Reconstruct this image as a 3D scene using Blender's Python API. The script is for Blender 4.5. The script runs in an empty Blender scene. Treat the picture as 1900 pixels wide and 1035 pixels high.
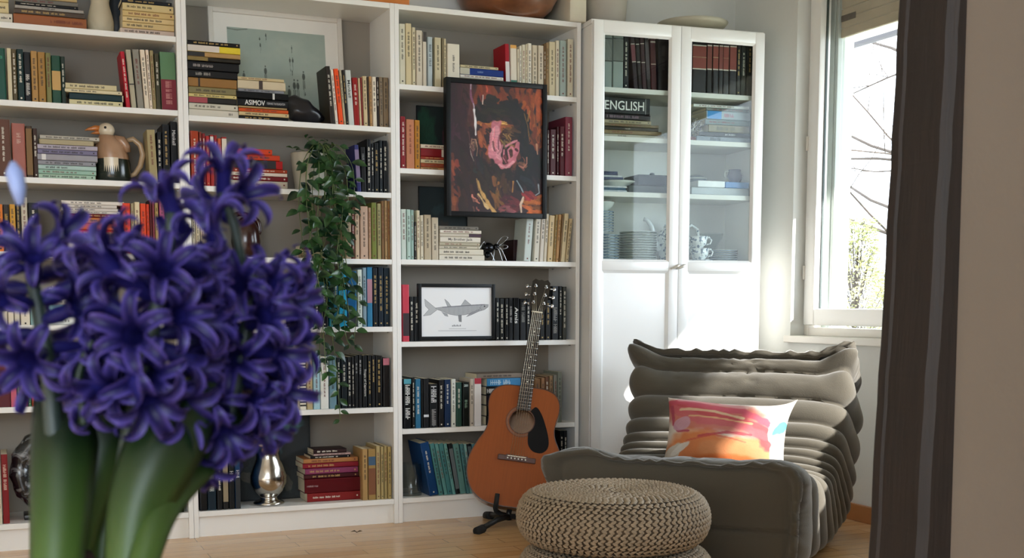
import bpy, bmesh, math, random
from mathutils import Vector, Matrix, Euler
random.seed(7)
S = bpy.context.scene
COL = S.collection

# ------------------------------------------------------------------ camera, world, sun, exposure
CP = Vector((-.6596, -4.547, .8708)); YAW = .4055; PITCH = -.1007; ROLL = .0008
FPX = 2234.13; PX = 950.0; PY = 790.69
_f = Vector((math.sin(YAW)*math.cos(PITCH), math.cos(YAW)*math.cos(PITCH), math.sin(PITCH)))
_r = Vector((math.cos(YAW), -math.sin(YAW), 0)); _u = _r.cross(_f)
_r, _u = _r*math.cos(ROLL)+_u*math.sin(ROLL), -_r*math.sin(ROLL)+_u*math.cos(ROLL)
cd = bpy.data.cameras.new('camera'); cam = bpy.data.objects.new('camera', cd); COL.objects.link(cam)
cam.matrix_world = Matrix(((_r.x, _u.x, -_f.x, CP.x), (_r.y, _u.y, -_f.y, CP.y), (_r.z, _u.z, -_f.z, CP.z), (0, 0, 0, 1)))
cd.sensor_width = 36; cd.lens = 36*FPX/1900; cd.shift_y = (PY-517.5)/1900; cd.clip_start = .02; cd.clip_end = 200
cd.dof.use_dof = True; cd.dof.focus_distance = 4.6; cd.dof.aperture_fstop = 20
S.camera = cam
S.view_settings.view_transform = 'Standard'; S.view_settings.look = 'None'; S.view_settings.gamma = 1
S.view_settings.use_curve_mapping = False; S.view_settings.exposure = 1.5
S.cycles.max_bounces = 10; S.cycles.diffuse_bounces = 6; S.cycles.glossy_bounces = 4; S.cycles.transmission_bounces = 6
S.cycles.transparent_max_bounces = 12; S.cycles.sample_clamp_indirect = 6; S.cycles.caustics_reflective = False; S.cycles.caustics_refractive = False

W = bpy.data.worlds.new('sky'); S.world = W; W.use_nodes = True
bg = W.node_tree.nodes['Background']; bg.inputs['Color'].default_value = (.78, .89, 1, 1); bg.inputs['Strength'].default_value = 3.2

def lamp(name, kind, loc, direction, energy, color, **k):
    l = bpy.data.lights.new(name, kind); o = bpy.data.objects.new(name, l); COL.objects.link(o)
    o.location = loc; o.rotation_euler = Vector(direction).to_track_quat('-Z', 'Y').to_euler()
    l.energy = energy; l.color = color
    for a, b in k.items(): setattr(l, a, b)
    return o
SUN = (-1, 1.7, -.95)
lamp('sun', 'SUN', (6, -2, 6), SUN, 6, (1, .96, .9), angle=.012)
def portal(name, loc, d, sx, sy):
    o = lamp(name, 'AREA', loc, d, 1, (1, 1, 1), shape='RECTANGLE', size=sx, size_y=sy); o.data.cycles.is_portal = True
portal('window_portal', (2.72, -1.62, 1.55), (-1, 0, 0), 2.9, 1.7)
portal('rear_portal', (-1.65, -6.45, 1.5), (0, 1, 0), 2.4, 1.7)

# ------------------------------------------------------------------ picture point helpers (a pixel of the photo back to a point of the room)
def ray(x, y): return _f + _r*((x-PX)/FPX) - _u*((y-PY)/FPX)
def onY(x, y, Y): d = ray(x, y); return CP + d*((Y-CP.y)/d.y)
def onX(x, y, X): d = ray(x, y); return CP + d*((X-CP.x)/d.x)
def onZ(x, y, Z): d = ray(x, y); return CP + d*((Z-CP.z)/d.z)
def atD(x, y, D): return CP + ray(x, y)*D

# ------------------------------------------------------------------ materials
def lin(h):
    h = h.lstrip('#'); c = [int(h[i:i+2], 16)/255 for i in (0, 2, 4)]
    return tuple(x/12.92 if x <= .04045 else ((x+.055)/1.055)**2.4 for x in c)+(1,)
MC = {}
def mat(name, hexc, rough=.6, metal=0, var=.06, scale=30, bump=0, bscale=120, spec=.5, coat=0, sheen=0, stretch=None):
    key = (name, hexc, rough, metal)
    if key in MC: return MC[key]
    m = bpy.data.materials.new(name); m.use_nodes = True; nt = m.node_tree; N = nt.nodes; L = nt.links
    b = N['Principled BSDF']; b.inputs['Roughness'].default_value = rough; b.inputs['Metallic'].default_value = metal
    b.inputs['Specular IOR Level'].default_value = spec
    if coat: b.inputs['Coat Weight'].default_value = coat; b.inputs['Coat Roughness'].default_value = .15
    if sheen: b.inputs['Sheen Weight'].default_value = sheen
    c = lin(hexc)
    if name.startswith('cover_'): c = tuple(1.12*v**1.28 for v in c[:3])+(1,)
    if var or bump:
        tc = N.new('ShaderNodeTexCoord'); mp = N.new('ShaderNodeMapping'); L.new(tc.outputs['Object'], mp.inputs['Vector'])
        if stretch: mp.inputs['Scale'].default_value = stretch
    if var:
        no = N.new('ShaderNodeTexNoise'); no.inputs['Scale'].default_value = scale; no.inputs['Detail'].default_value = 3
        L.new(mp.outputs[0], no.inputs['Vector'])
        mx = N.new('ShaderNodeMix'); mx.data_type = 'RGBA'
        mx.inputs[6].default_value = tuple(max(0, v*(1-var*2)) for v in c[:3])+(1,); mx.inputs[7].default_value = tuple(min(1, v*(1+var*2)) for v in c[:3])+(1,)
        L.new(no.outputs['Fac'], mx.inputs[0]); L.new(mx.outputs[2], b.inputs['Base Color'])
    else: b.inputs['Base Color'].default_value = c
    if bump:
        n2 = N.new('ShaderNodeTexNoise'); n2.inputs['Scale'].default_value = bscale; n2.inputs['Detail'].default_value = 4
        L.new(mp.outputs[0], n2.inputs['Vector'])
        bp = N.new('ShaderNodeBump'); bp.inputs['Strength'].default_value = bump; bp.inputs['Distance'].default_value = .002
        L.new(n2.outputs['Fac'], bp.inputs['Height']); L.new(bp.outputs[0], b.inputs['Normal'])
    MC[key] = m; return m
def glassmat(name='clear_glass', rough=0.0, tint=(1, 1, 1), thin=True, ior=1.45):
    if name in MC: return MC[name]
    m = bpy.data.materials.new(name); m.use_nodes = True; N = m.node_tree.nodes; L = m.node_tree.links
    N.remove(N['Principled BSDF']); out = N['Material Output']
    if thin:
        t = N.new('ShaderNodeBsdfTransparent'); t.inputs[0].default_value = tint+(1,)
        g = N.new('ShaderNodeBsdfGlossy'); g.inputs['Roughness'].default_value = rough
        f = N.new('ShaderNodeFresnel'); ge = N.new('ShaderNodeNewGeometry'); mx = N.new('ShaderNodeMix'); mx.inputs[2].default_value = ior; mx.inputs[3].default_value = 1/ior
        L.new(ge.outputs['Backfacing'], mx.inputs[0]); L.new(mx.outputs[0], f.inputs[0])
        x = N.new('ShaderNodeMixShader'); L.new(f.outputs[0], x.inputs[0]); L.new(t.outputs[0], x.inputs[1]); L.new(g.outputs[0], x.inputs[2]); L.new(x.outputs[0], out.inputs[0])
    else:
        g = N.new('ShaderNodeBsdfGlass'); g.inputs['IOR'].default_value = ior; g.inputs['Color'].default_value = tint+(1,); L.new(g.outputs[0], out.inputs[0])
    MC[name] = m; return m

# ------------------------------------------------------------------ mesh helpers
def link(o, parent=None):
    COL.objects.link(o)
    if parent is not None: o.parent = parent
    return o
def mesh(name, verts, faces, mats, parent=None, smooth=False, fm=None, loc=None):
    me = bpy.data.meshes.new(name); me.from_pydata([tuple(v) for v in verts], [], faces); me.update()
    if not isinstance(mats, (list, tuple)): mats = [mats]
    for m in mats: me.materials.append(m)
    if fm: me.polygons.foreach_set('material_index', fm)
    if smooth: me.polygons.foreach_set('use_smooth', [True]*len(me.polygons))
    o = bpy.data.objects.new(name, me)
    if loc is not None: o.location = loc
    return link(o, parent)
def thing(name, label, cat, loc=(0, 0, 0), rotz=0, group=None):
    o = bpy.data.objects.new(name, None); o.empty_display_size = .05; COL.objects.link(o)
    o.location = loc; o.rotation_euler = (0, 0, rotz); return tag(o, label, cat, group)
def tag(o, label=None, cat=None, group=None, kind=None):
    if label: o['label'] = label
    if cat: o['category'] = cat
    if group: o['group'] = group
    if kind: o['kind'] = kind
    return o
class MB:
    def __init__(s): s.v = []; s.f = []; s.m = []
    def add(s, vs, fs, mi=0, M=None):
        b = len(s.v); s.v += [(M @ Vector(v)) if M is not None else Vector(v) for v in vs]; s.f += [tuple(i+b for i in f) for f in fs]; s.m += [mi]*len(fs); return s
    def box(s, x0, x1, y0, y1, z0, z1, mi=0, M=None, bev=0):
        if bev and min(x1-x0, y1-y0, z1-z0) > 2.2*bev:
            bm = bmesh.new(); bmesh.ops.create_cube(bm, size=1)
            for v in bm.verts: v.co = Vector(((x0+x1)/2+v.co.x*(x1-x0), (y0+y1)/2+v.co.y*(y1-y0), (z0+z1)/2+v.co.z*(z1-z0)))
            bmesh.ops.bevel(bm, geom=bm.edges[:], offset=bev, segments=2, affect='EDGES', profile=.5)
            bm.verts.index_update(); vs = [v.co.copy() for v in bm.verts]; fs = [tuple(v.index for v in f.verts) for f in bm.faces]; bm.free()
            return s.add(vs, fs, mi, M)
        return s.add([(x0, y0, z0), (x1, y0, z0), (x1, y1, z0), (x0, y1, z0), (x0, y0, z1), (x1, y0, z1), (x1, y1, z1), (x0, y1, z1)],
                     [(0, 3, 2, 1), (4, 5, 6, 7), (0, 1, 5, 4), (1, 2, 6, 5), (2, 3, 7, 6), (3, 0, 4, 7)], mi, M)
    def lathe(s, prof, n=32, mi=0, M=None, cap=True):
        vs = []; fs = []
        for (r, z) in prof:
            for k in range(n): a = 2*math.pi*k/n; vs.append((r*math.cos(a), r*math.sin(a), z))
        for i in range(len(prof)-1):
            for k in range(n): k2 = (k+1) % n; fs.append((i*n+k, i*n+k2, (i+1)*n+k2, (i+1)*n+k))
        if cap:
            if prof[0][0] > 1e-6: fs.append(tuple(range(n-1, -1, -1)))
            if prof[-1][0] > 1e-6: fs.append(tuple((len(prof)-1)*n+k for k in range(n)))
        return s.add(vs, fs, mi, M)
    def tube(s, pts, rad, n=8, mi=0, cap=True, flat=None):
        pts = [Vector(p) for p in pts]; R = rad if isinstance(rad, (list, tuple)) else [rad]*len(pts)
        t0 = (pts[1]-pts[0]).normalized(); a = Vector((0, 0, 1)) if abs(t0.z) < .9 else Vector((1, 0, 0)); nrm = t0.cross(a).normalized(); vs = []; fs = []
        for i, p in enumerate(pts):
            t = (pts[min(i+1, len(pts)-1)]-pts[max(i-1, 0)]).normalized(); nrm = (nrm-t*nrm.dot(t)).normalized(); bn = t.cross(nrm)
            for k in range(n):
                a = 2*math.pi*k/n; q = nrm*math.cos(a)*(flat or 1)+bn*math.sin(a); vs.append(p+q*R[i])
        for i in range(len(pts)-1):
            for k in range(n): k2 = (k+1) % n; fs.append((i*n+k, i*n+k2, (i+1)*n+k2, (i+1)*n+k))
        if cap: fs.append(tuple(range(n-1, -1, -1))); fs.append(tuple((len(pts)-1)*n+k for k in range(n)))
        return s.add(vs, fs, mi)
    def prism(s, poly, z0, z1, mi=0, M=None):
        n = len(poly); vs = [(x, y, z0) for x, y in poly]+[(x, y, z1) for x, y in poly]
        return s.add(vs, [tuple(range(n-1, -1, -1)), tuple(range(n, 2*n))]+[(i, (i+1) % n, n+(i+1) % n, n+i) for i in range(n)], mi, M)
    def grid(s, fn, nu, nv, mi=0, closeu=False):
        vs = [fn(i/(nu if closeu else nu-1), j/(nv-1)) for j in range(nv) for i in range(nu)]; fs = []
        for j in range(nv-1):
            for i in range(nu if closeu else nu-1): i2 = (i+1) % nu; fs.append((j*nu+i, j*nu+i2, (j+1)*nu+i2, (j+1)*nu+i))
        return s.add(vs, fs, mi)
    def ball(s, c, r, mi=0, n=10, sc=(1, 1, 1)):
        c = Vector(c); prof = [(r*math.sin(math.pi*i/n), -r*math.cos(math.pi*i/n)) for i in range(n+1)]; prof[0] = (1e-5, -r); prof[-1] = (1e-5, r)
        return s.lathe(prof, n*2, mi, Matrix.Translation(c) @ Matrix.Diagonal((sc[0], sc[1], sc[2], 1)))
    def build(s, name, mats, parent=None, smooth=False, loc=None):
        return mesh(name, s.v, s.f, mats, parent, smooth, s.m, loc)
def smooth_mod(o, lv=1):
    m = o.modifiers.new('s', 'SUBSURF'); m.levels = lv; m.render_levels = lv; return o
def autosm(o, ang=.7):
    me = o.data; bm = bmesh.new(); bm.from_mesh(me)
    for f in bm.faces: f.smooth = True
    for e in bm.edges:
        if len(e.link_faces) == 2 and e.calc_face_angle(0) > ang: e.smooth = False
    bm.to_mesh(me); bm.free(); return o
TXT = {}
def textmesh(s, size=1, bold=0):
    k = (s, bold)
    if k not in TXT:
        c = bpy.data.curves.new('t', 'FONT'); c.body = s; c.size = 1; c.offset = bold; c.resolution_u = 3
        o = bpy.data.objects.new('t', c); COL.objects.link(o); bpy.context.view_layer.update()
        me = bpy.data.meshes.new_from_object(o.evaluated_get(bpy.context.evaluated_depsgraph_get()))
        vs = [v.co.copy() for v in me.vertices]; fs = [tuple(p.vertices) for p in me.polygons]
        bpy.data.objects.remove(o); bpy.data.curves.remove(c)
        if vs:
            x0 = min(v.x for v in vs); x1 = max(v.x for v in vs); y0 = min(v.y for v in vs); y1 = max(v.y for v in vs)
            vs = [Vector(((v.x-x0), (v.y-y0), 0)) for v in vs]; TXT[k] = (vs, fs, x1-x0, y1-y0)
        else: TXT[k] = ([], [], 1, 1)
    return TXT[k]
def add_text(mb, s, width, height, M, mi=0, bold=.01):
    """lettering scaled into width x height, its lower left corner at M's origin, lying in M's xy plane"""
    vs, fs, w, h = textmesh(s, bold=bold)
    mb.add([(v.x*width/w, v.y*height/h, 0) for v in vs], fs, mi, M)

# ------------------------------------------------------------------ room
wall_m = mat('wall_paint', '#dddfdc', .85, var=.02, scale=3, bump=.25, bscale=60)
ceil_m = mat('ceiling_paint', '#e4e1d9', .9, var=.01)
trim_m = mat('trim_paint', '#e6e3dc', .45, var=.015, scale=6)
white_m = mat('white_foil', '#ecebe7', .38, var=.015, scale=5)
back_m = mat('shaded_back_panel', '#8f867a', .6, var=.02, scale=4)  # bookcase backs darkened in colour to deepen the shade in the recesses
XR = 2.53; YB = .285; ZC = 2.52
def floor_mat():
    m = bpy.data.materials.new('oak_parquet'); m.use_nodes = True; N = m.node_tree.nodes; L = m.node_tree.links; b = N['Principled BSDF']
    tc = N.new('ShaderNodeTexCoord'); mp = N.new('ShaderNodeMapping'); mp.inputs['Rotation'].default_value = (0, 0, 0); L.new(tc.outputs['Object'], mp.inputs[0])
    br = N.new('ShaderNodeTexBrick'); br.inputs['Scale'].default_value = 1; br.inputs['Brick Width'].default_value = .52; br.inputs['Row Height'].default_value = .075
    br.inputs['Mortar Size'].default_value = .0009; br.inputs['Color1'].default_value = lin('#cfa473'); br.inputs['Color2'].default_value = lin('#e0bc90'); br.inputs['Mortar'].default_value = lin('#7a5430'); br.offset = .37
    L.new(mp.outputs[0], br.inputs[0])
    mp2 = N.new('ShaderNodeMapping'); mp2.inputs['Scale'].default_value = (2.5, 40, 1); L.new(tc.outputs['Object'], mp2.inputs[0])
    no = N.new('ShaderNodeTexNoise'); no.inputs['Scale'].default_value = 3; no.inputs['Detail'].default_value = 5; L.new(mp2.outputs[0], no.inputs[0])
    mx = N.new('ShaderNodeMix'); mx.data_type = 'RGBA'; mx.blend_type = 'MULTIPLY'; mx.inputs[0].default_value = .35
    cr = N.new('ShaderNodeValToRGB'); cr.color_ramp.elements[0].color = (.55, .45, .35, 1); cr.color_ramp.elements[0].position = .3; cr.color_ramp.elements[1].color = (1, 1, 1, 1); cr.color_ramp.elements[1].position = .65
    L.new(no.outputs[0], cr.inputs[0]); L.new(br.outputs[0], mx.inputs[6]); L.new(cr.outputs[0], mx.inputs[7]); L.new(mx.outputs[2], b.inputs['Base Color'])
    b.inputs['Roughness'].default_value = .22; return m
def struct(name, mb, m, parent=None):
    o = mb.build(name, m, parent)
    if parent is None: o['kind'] = 'structure'
    return o
struct('floor', MB().box(-3.2, XR+.4, -6.6, YB+.12, -.1, 0), floor_mat())
struct('ceiling', MB().box(-3.2, XR+.4, -6.6, YB+.12, ZC, ZC+.1), ceil_m)
struct('wall_back', MB().box(-3.2, XR+.3, YB, YB+.12, 0, ZC), wall_m)
struct('wall_left', MB().box(-3.2, -3.08, -6.6, YB, 0, ZC), wall_m)
# right wall with the window opening
WY0, WY1, WZ0, WZ1 = -3.05, -.19, .738, 2.34; XF = XR+.07
w = MB(); w.box(XR, XR+.3, WY1, YB, 0, ZC); w.box(XR, XR+.3, -6.6, WY0, 0, ZC); w.box(XR, XR+.3, WY0, WY1, 0, WZ0-.03); w.box(XR, XR+.3, WY0, WY1, WZ1, ZC)
struct('wall_right', w, wall_m)
# rear wall behind the camera with a wide window opening
w = MB(); w.box(-3.08, -2.8, -6.6, -6.48, 0, ZC); w.box(-.5, XR, -6.6, -6.48, 0, ZC); w.box(-2.8, -.5, -6.6, -6.48, 0, .65); w.box(-2.8, -.5, -6.6, -6.48, 2.35, ZC)
struct('wall_rear', w, wall_m)
struct('baseboard_right', MB().box(XR-.014, XR, -3.1, .26, 0, .07, bev=.003), mat('baseboard_wood', '#a9713f', .4, var=.1, scale=8))
# window: sill, outer frame, sash, pane
wn = thing('window_1', None, None); wn['kind'] = 'structure'
sill = MB().box(XR-.022, XF+.04, WY0-.03, WY1+.02, WZ0-.03, WZ0, bev=.004).build('sill', trim_m, wn)
fr = MB()
def rectframe(mb, X0, X1, y0, y1, z0, z1, t, mi=0, bev=.004):
    mb.box(X0, X1, y0, y0+t, z0, z1, mi, bev=bev); mb.box(X0, X1, y1-t, y1, z0, z1, mi, bev=bev)
    mb.box(X0, X1, y0+t, y1-t, z0, z0+t, mi, bev=bev); mb.box(X0, X1, y0+t, y1-t, z1-t, z1, mi, bev=bev)
rectframe(fr, XF, XF+.07, WY0, WY1, WZ0, WZ1, .035); autosm(fr.build('window_frame', trim_m, wn))
fr = MB(); rectframe(fr, XF-.012, XF+.045, WY0+.022, WY1-.008, WZ0+.045, WZ1-.02, .072, bev=.008)
sash = autosm(fr.build('sash', mat('window_pvc', '#eeeeec', .3, var=0), wn))
fr = MB(); rectframe(fr, XF+.018, XF+.028, WY0+.09, WY1-.078, WZ0+.112, WZ1-.088, .006, bev=0); fr.build('seal', mat('grey_seal', '#3b4644', .6, var=0), sash)
MB().box(XF+.021, XF+.025, WY0+.092, WY1-.08, WZ0+.114, WZ1-.09).build('pane', glassmat('window_glass', ior=1.3), sash)
fr = MB()
for zz in (.98, 1.53): fr.tube([(XF-.014, WY1-.012, zz), (XF-.014, WY1-.012, zz+.06)], .006, 8)
fr.build('hinge', trim_m, sash, True)
# outside: shutter guide rail, shutter curtain, reveal
w = MB(); w.box(XF+.07, XF+.13, WY1-.07, WY1, WZ0, WZ1, bev=.004); w.box(XF+.075, XF+.10, WY1-.088, WY1-.07, WZ0, WZ1, bev=.003); w.build('guide_rail', mat('rail_aluminium', '#aab3ae', .35, metal=0, var=.03), wn)
w = MB()
for k in range(9): w.box(XF+.09, XF+.105, WY0, WY1-.07, 1.995+k*.04, 1.995+k*.04+.038, bev=.004)
sh = w.build('roller_shutter', mat('shutter_slats', '#b5ab95', .6, var=.12, scale=9), wn)
MB().box(XF+.086, XF+.09, WY1-.18, WY1-.09, 2.06, 2.085).build('shutter_stop', mat('rusty_metal', '#5a5248', .7, var=.3, scale=60), sh)

# far part of the opening between the rooms: dark timber jamb and plaster wall
pj = onY(1777, 517, -3.25); pjl = onY(1641, 517, -3.14)
def post_mat():
    m = mat('dark_timber', '#1d1512', .62, var=.35, scale=14, bump=.6, bscale=22, stretch=(6, 6, .45)); return m
bm = MB(); nz = 60
def postfn(u, v):
    # outline round the jamb board, slightly rough-hewn
    z = v*ZC; random.seed(int(v*nz)*13+5); j = random.uniform(-.0014, .0014)
    zc = min(z, 1.35); x0 = pjl.x-.005+j+.030*(zc-.9); x1 = pj.x-.010*(zc-.9); y0 = -3.252; y1 = -3.14
    P = [(x0+.012, y0), (x1, y0), (x1, y1+.0), (x0+.004, y1), (x0, y1-.006), (x0+.0, y1-.02), (x0+.003, y1-.024), (x0+.001, y0+.012)]
    p = P[min(7, int(round(u*8)))] if u < .99 else P[0]; return (p[0], p[1], z)
bm.grid(lambda u, v: postfn(u, v), 8, nz, closeu=True)
o = bm.build('trim_1', post_mat()); o['kind'] = 'structure'
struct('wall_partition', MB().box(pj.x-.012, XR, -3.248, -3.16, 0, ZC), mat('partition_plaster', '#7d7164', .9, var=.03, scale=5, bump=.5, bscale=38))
# ------------------------------------------------------------------ outside
og = MB().box(XR+.3, 40, -30, 30, -.7, -.6).build('ground_outside', mat('lawn', '#8c8c7c', .9, var=.2, scale=2)); og['kind'] = 'structure'
ev = thing('roof_overhang', 'white boarded roof eave with gutter, beyond the window top', 'roof')
MB().box(2.84, 3.5, -6, 3.2, 2.30, 2.36).build('soffit', mat('soffit_white', '#e2ddd2', .7, var=.03), ev)
w = MB()
for k in range(4): w.box(2.84+k*.165, 2.85+k*.165, -6, 3.2, 2.285, 2.30)
w.build('batten', mat('soffit_batten', '#77726a', .7), ev)
w = MB(); 
w.grid(lambda u, v: (3.55+.055*math.cos(math.pi+math.pi*u), -6+9.2*v, 2.27+.055*math.sin(math.pi+math.pi*u)), 12, 2); g = w.build('gutter', mat('gutter_grey', '#45424a', .5), ev, True)
mo = g.modifiers.new('t', 'SOLIDIFY'); mo.thickness = .003
MB().box(3.47, 3.498, -6, 3.2, 2.225, 2.42).build('fascia', mat('soffit_white', '#e2ddd2', .7, var=.03), ev)

# ------------------------------------------------------------------ bookcases
TS = .018
SH = {0: [1.825, 1.566, 1.308, 1.052, .798, .512, .099], 1: [1.552, 1.302, 1.046, .784, .467, .099], 2: [1.719, 1.399, 1.047, .724, .377, .099]}
WHICH = ['behind the blue hyacinths', 'holding the trailing pot plant', 'holding the portrait painting']
for i in range(3):
    X0 = (i-1)*.8
    bc = thing('bookcase', 'tall white open bookcase '+WHICH[i], 'bookcase', (X0, 0, 0), 0, 'white bookcases along the wall')
    for a in (.0004, .8-TS): MB().box(a, a+TS-.0004, 0, .28, 0, 2.019, bev=.0015).build('side_panel', white_m, bc)
    MB().box(TS, .8-TS, 0.002, .268, 1.999, 2.019, bev=.0012).build('top_panel', white_m, bc)
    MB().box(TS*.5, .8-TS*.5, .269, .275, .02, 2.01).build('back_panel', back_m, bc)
    for z in SH[i]: MB().box(TS+.0005, .8-TS-.0005, .001, .268, z-.02, z, bev=.0012).build('shelf', white_m, bc)
    MB().box(TS, .8-TS, .022, .038, 0, .079).build('plinth', white_m, bc)
    pn = MB()
    for z in SH[i][:-1]:
        for yy in (.05, .22):
            for xx in (TS+.003, .8-TS-.003): pn.box(xx-.003, xx+.003, yy-.004, yy+.004, z-.026, z-.0205)
    pn.build('shelf_pin', mat('pin_metal', '#9a9a98', .3, 1, var=0), bc)

# ------------------------------------------------------------------ books
PAL = {'black': '141416', 'charcoal': '33302e', 'dark brown': '452f22', 'brown': '74523a', 'tan': 'a8865c', 'cream': 'cfc3a6', 'white': 'dedad2', 'pale grey': 'b4b2ac', 'grey': '86847e',
 'dark red': '6a1a22', 'red': 'b02a30', 'rust': 'a04a2c', 'orange': 'd9602c', 'yellow': 'd0b04c', 'olive': '76733f', 'green': '4a7a5c', 'dark green': '1c453c', 'teal': '1f7a86',
 'pale blue': '9fc0c8', 'blue': '2a5c94', 'navy': '16283c', 'purple': '3f3f78', 'pink': 'b0687a', 'lilac grey': '99959f', 'pale green': 'aebfae'}
def cname(h):
    c = [int(h[i:i+2], 16) for i in (0, 2, 4)]
    return min(PAL, key=lambda k: sum((int(PAL[k][j*2:j*2+2], 16)-c[j])**2*w for j, w in ((0, 1), (1, 1.3), (2, 1))))
page_m = mat('book_pages', '#d9cfb4', .85, var=.05, scale=90, stretch=(60, 1, 1))
def cover(h, gloss=.45): return mat('cover_'+h, h, gloss, var=.05, scale=18, spec=.3)
def ink(h): return mat('ink_'+h, h, .6, var=0)
LEGIBLE = ('ASIMOV', 'FORWARD THE FOUNDATION', 'Mankell', 'Sapiens', 'ENGLISH', 'Tropic of Capricorn', 'My Brother Jack', 'Amis')
def book_parts(root, t, h, d, hexc, flags, hard, rnd):
    b = .0016 if hard else .0006; e = .003 if hard else .0; r = min(t*.28, .004)
    arc = [(r*(1-math.cos(a)), r*(1-math.sin(a))) for a in (0, .52, 1.05, 1.57)]   # left corner, from (0,r) to (r,0)
    P = [(0, d)]+[(x, y) for x, y in arc]+[(t-x, y) for x, y in reversed(arc)]+[(t, d), (t-b, d), (t-b, r+.001), (b, r+.001), (b, d)]
    mb = MB(); n = len(P); vs = [(x, y, 0) for x, y in P]+[(x, y, h) for x, y in P]
    # caps as quads between outer and inner runs
    side = [(i, (i+1) % n, n+(i+1) % n, n+i) for i in range(n)]
    mb.add(vs, side); o_ = list(range(0, n-4)); il, ir = n-2, n-3   # inner points
    for z in (0, n):
        f1 = [z+0, z+1, z+il, z+n-1]; f2 = [z+n-5, z+n-4, z+ir, z+n-6]; f3 = [z+k for k in range(1, n-5)]+[z+ir, z+il]
        f2 = [z+n-6, z+n-5, z+n-4, z+ir]
        for f in (f1, f2, f3): mb.f.append(tuple(f if z else reversed(f))); mb.m.append(0)
    mats = [cover(hexc, .35 if hard else .45)]; marks = MB(); mm = []
    def mi(hx):
        m = ink(hx)
        if m not in mm: mm.append(m)
        return mm.index(m)
    lum = sum(int(hexc[i:i+2], 16)*w for i, w in ((0, .3), (2, .59), (4, .11)))
    dark = '2c2824' if rnd.random() < .7 else '6a2a22'; light = 'd8d2c2' if rnd.random() < .75 else 'b89a5c'
    ic = dark if lum > 105 else light; e1 = -.00025
    fl = [f for f in flags.split(';') if f]; x0, x1 = r*.6, t-r*.6
    if len(fl) == 0 and t > .007 and h > .06: fl = ['t']
    for f in fl:
        if f[0] == 'B':
            a, c, hx = f[2:].split(','); marks.box(x0*.3, t-x0*.3, e1*.5, .0005, h*float(a), h*float(c), mi(hx))
        elif f[0] == 'T':   # T=text,from,to[,hex]  runs down the spine
            q = f[2:].split(','); hx = q[3] if len(q) > 3 else ic; hh = (float(q[2])-float(q[1]))*h; th = min(t*.62, hh*1.6/max(1, len(q[0])))*1.0
            th = (t*float(q[4])) if len(q) > 4 else th
            M = Matrix(((0, 1, 0, (t-th)/2), (0, 0, -1, e1*1.3), (-1, 0, 0, h*float(q[2])), (0, 0, 0, 1)))
            # text x -> -z , text y -> +x
            if q[0] in LEGIBLE: add_text(marks, q[0], hh, th, M, mi(hx))
            else:   # lettering too small to read in the picture: only strokes
                k = mi(hx); gw = max(.0016, min(th*.62, hh/max(2, len(q[0])))); u = 0; c0 = (t-th)/2
                for chh in q[0]:
                    if u+gw > hh: break
                    if chh != ' ':
                        zt = h*float(q[2])-u; sk = gw*.24; kind = rnd.randrange(4)
                        marks.box(c0, c0+th, e1*1.3, .0004, zt-sk, zt, k)
                        if kind != 1: marks.box(c0, c0+th*(1 if kind else .6), e1*1.3, .0004, zt-gw*.78, zt-gw*.78+sk, k)
                        if kind != 0: marks.box(c0+th*.42, c0+th*.56, e1*1.3, .0004, zt-gw*.78, zt, k)
                        if kind == 3: marks.box(c0+th*.86, c0+th, e1*1.3, .0004, zt-gw*.78, zt, k)
                    u += gw
        elif f[0] == 't':
            hx = f[2:] if len(f) > 2 else ic; k = mi(hx); z = h*rnd.uniform(.84, .92); zend = h*rnd.uniform(.22, .5); w_ = min(t*.42, .008); c = t/2; 
            while z > zend:
                L = rnd.uniform(.006, .022)
                s = 0
                while s < L:
                    lw = rnd.uniform(.0009, .0018); hw = w_*rnd.choice((.5, .5, .35, .42)); marks.box(c-hw, c+hw*rnd.choice((1, .6)), e1, .0004, z-s-lw, z-s, k); s += lw+.0009
                z -= L+rnd.uniform(.004, .009)
            if rnd.random() < .6: marks.box(c-w_*.35, c+w_*.35, e1, .0004, h*.045, h*.045+w_*.7, k)
    mb.build('cover', mats, root)
    MB().box(b+.0001, t-b-.0001, r+.0012, d-(.003 if hard else .0003), e+.0002, h-e-.0002).build('page_block', page_m, root)
    if marks.f: marks.build('spine_title', mm, root)
BOOKLAB = {}
def reg(root, look, tail):
    BOOKLAB.setdefault(look+'|'+tail, []).append(root)
ORD = ['first', 'second', 'third', 'fourth', 'fifth', 'sixth', 'seventh', 'eighth', 'ninth', 'tenth', 'eleventh', 'twelfth', 'thirteenth', 'fourteenth', 'fifteenth', 'sixteenth', 'seventeenth', 'eighteenth', 'nineteenth', 'twentieth']
def look_of(t, h, hexc, flags):
    a = 'thick ' if t > .034 else ('thin ' if t < .011 else '')
    s = a+cname(hexc)+' book'
    for f in flags.split(';'):
        if f.startswith('T=') and f[2:].split(',')[0] in LEGIBLE: s = a+cname(hexc)+' book lettered '+' '.join(f[2:].split(',')[0].upper().split()[:2])
        elif f.startswith('B='): s = a+cname(hexc)+' book with '+cname(f[2:].split(',')[2])+' band'; break
    return s
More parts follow.
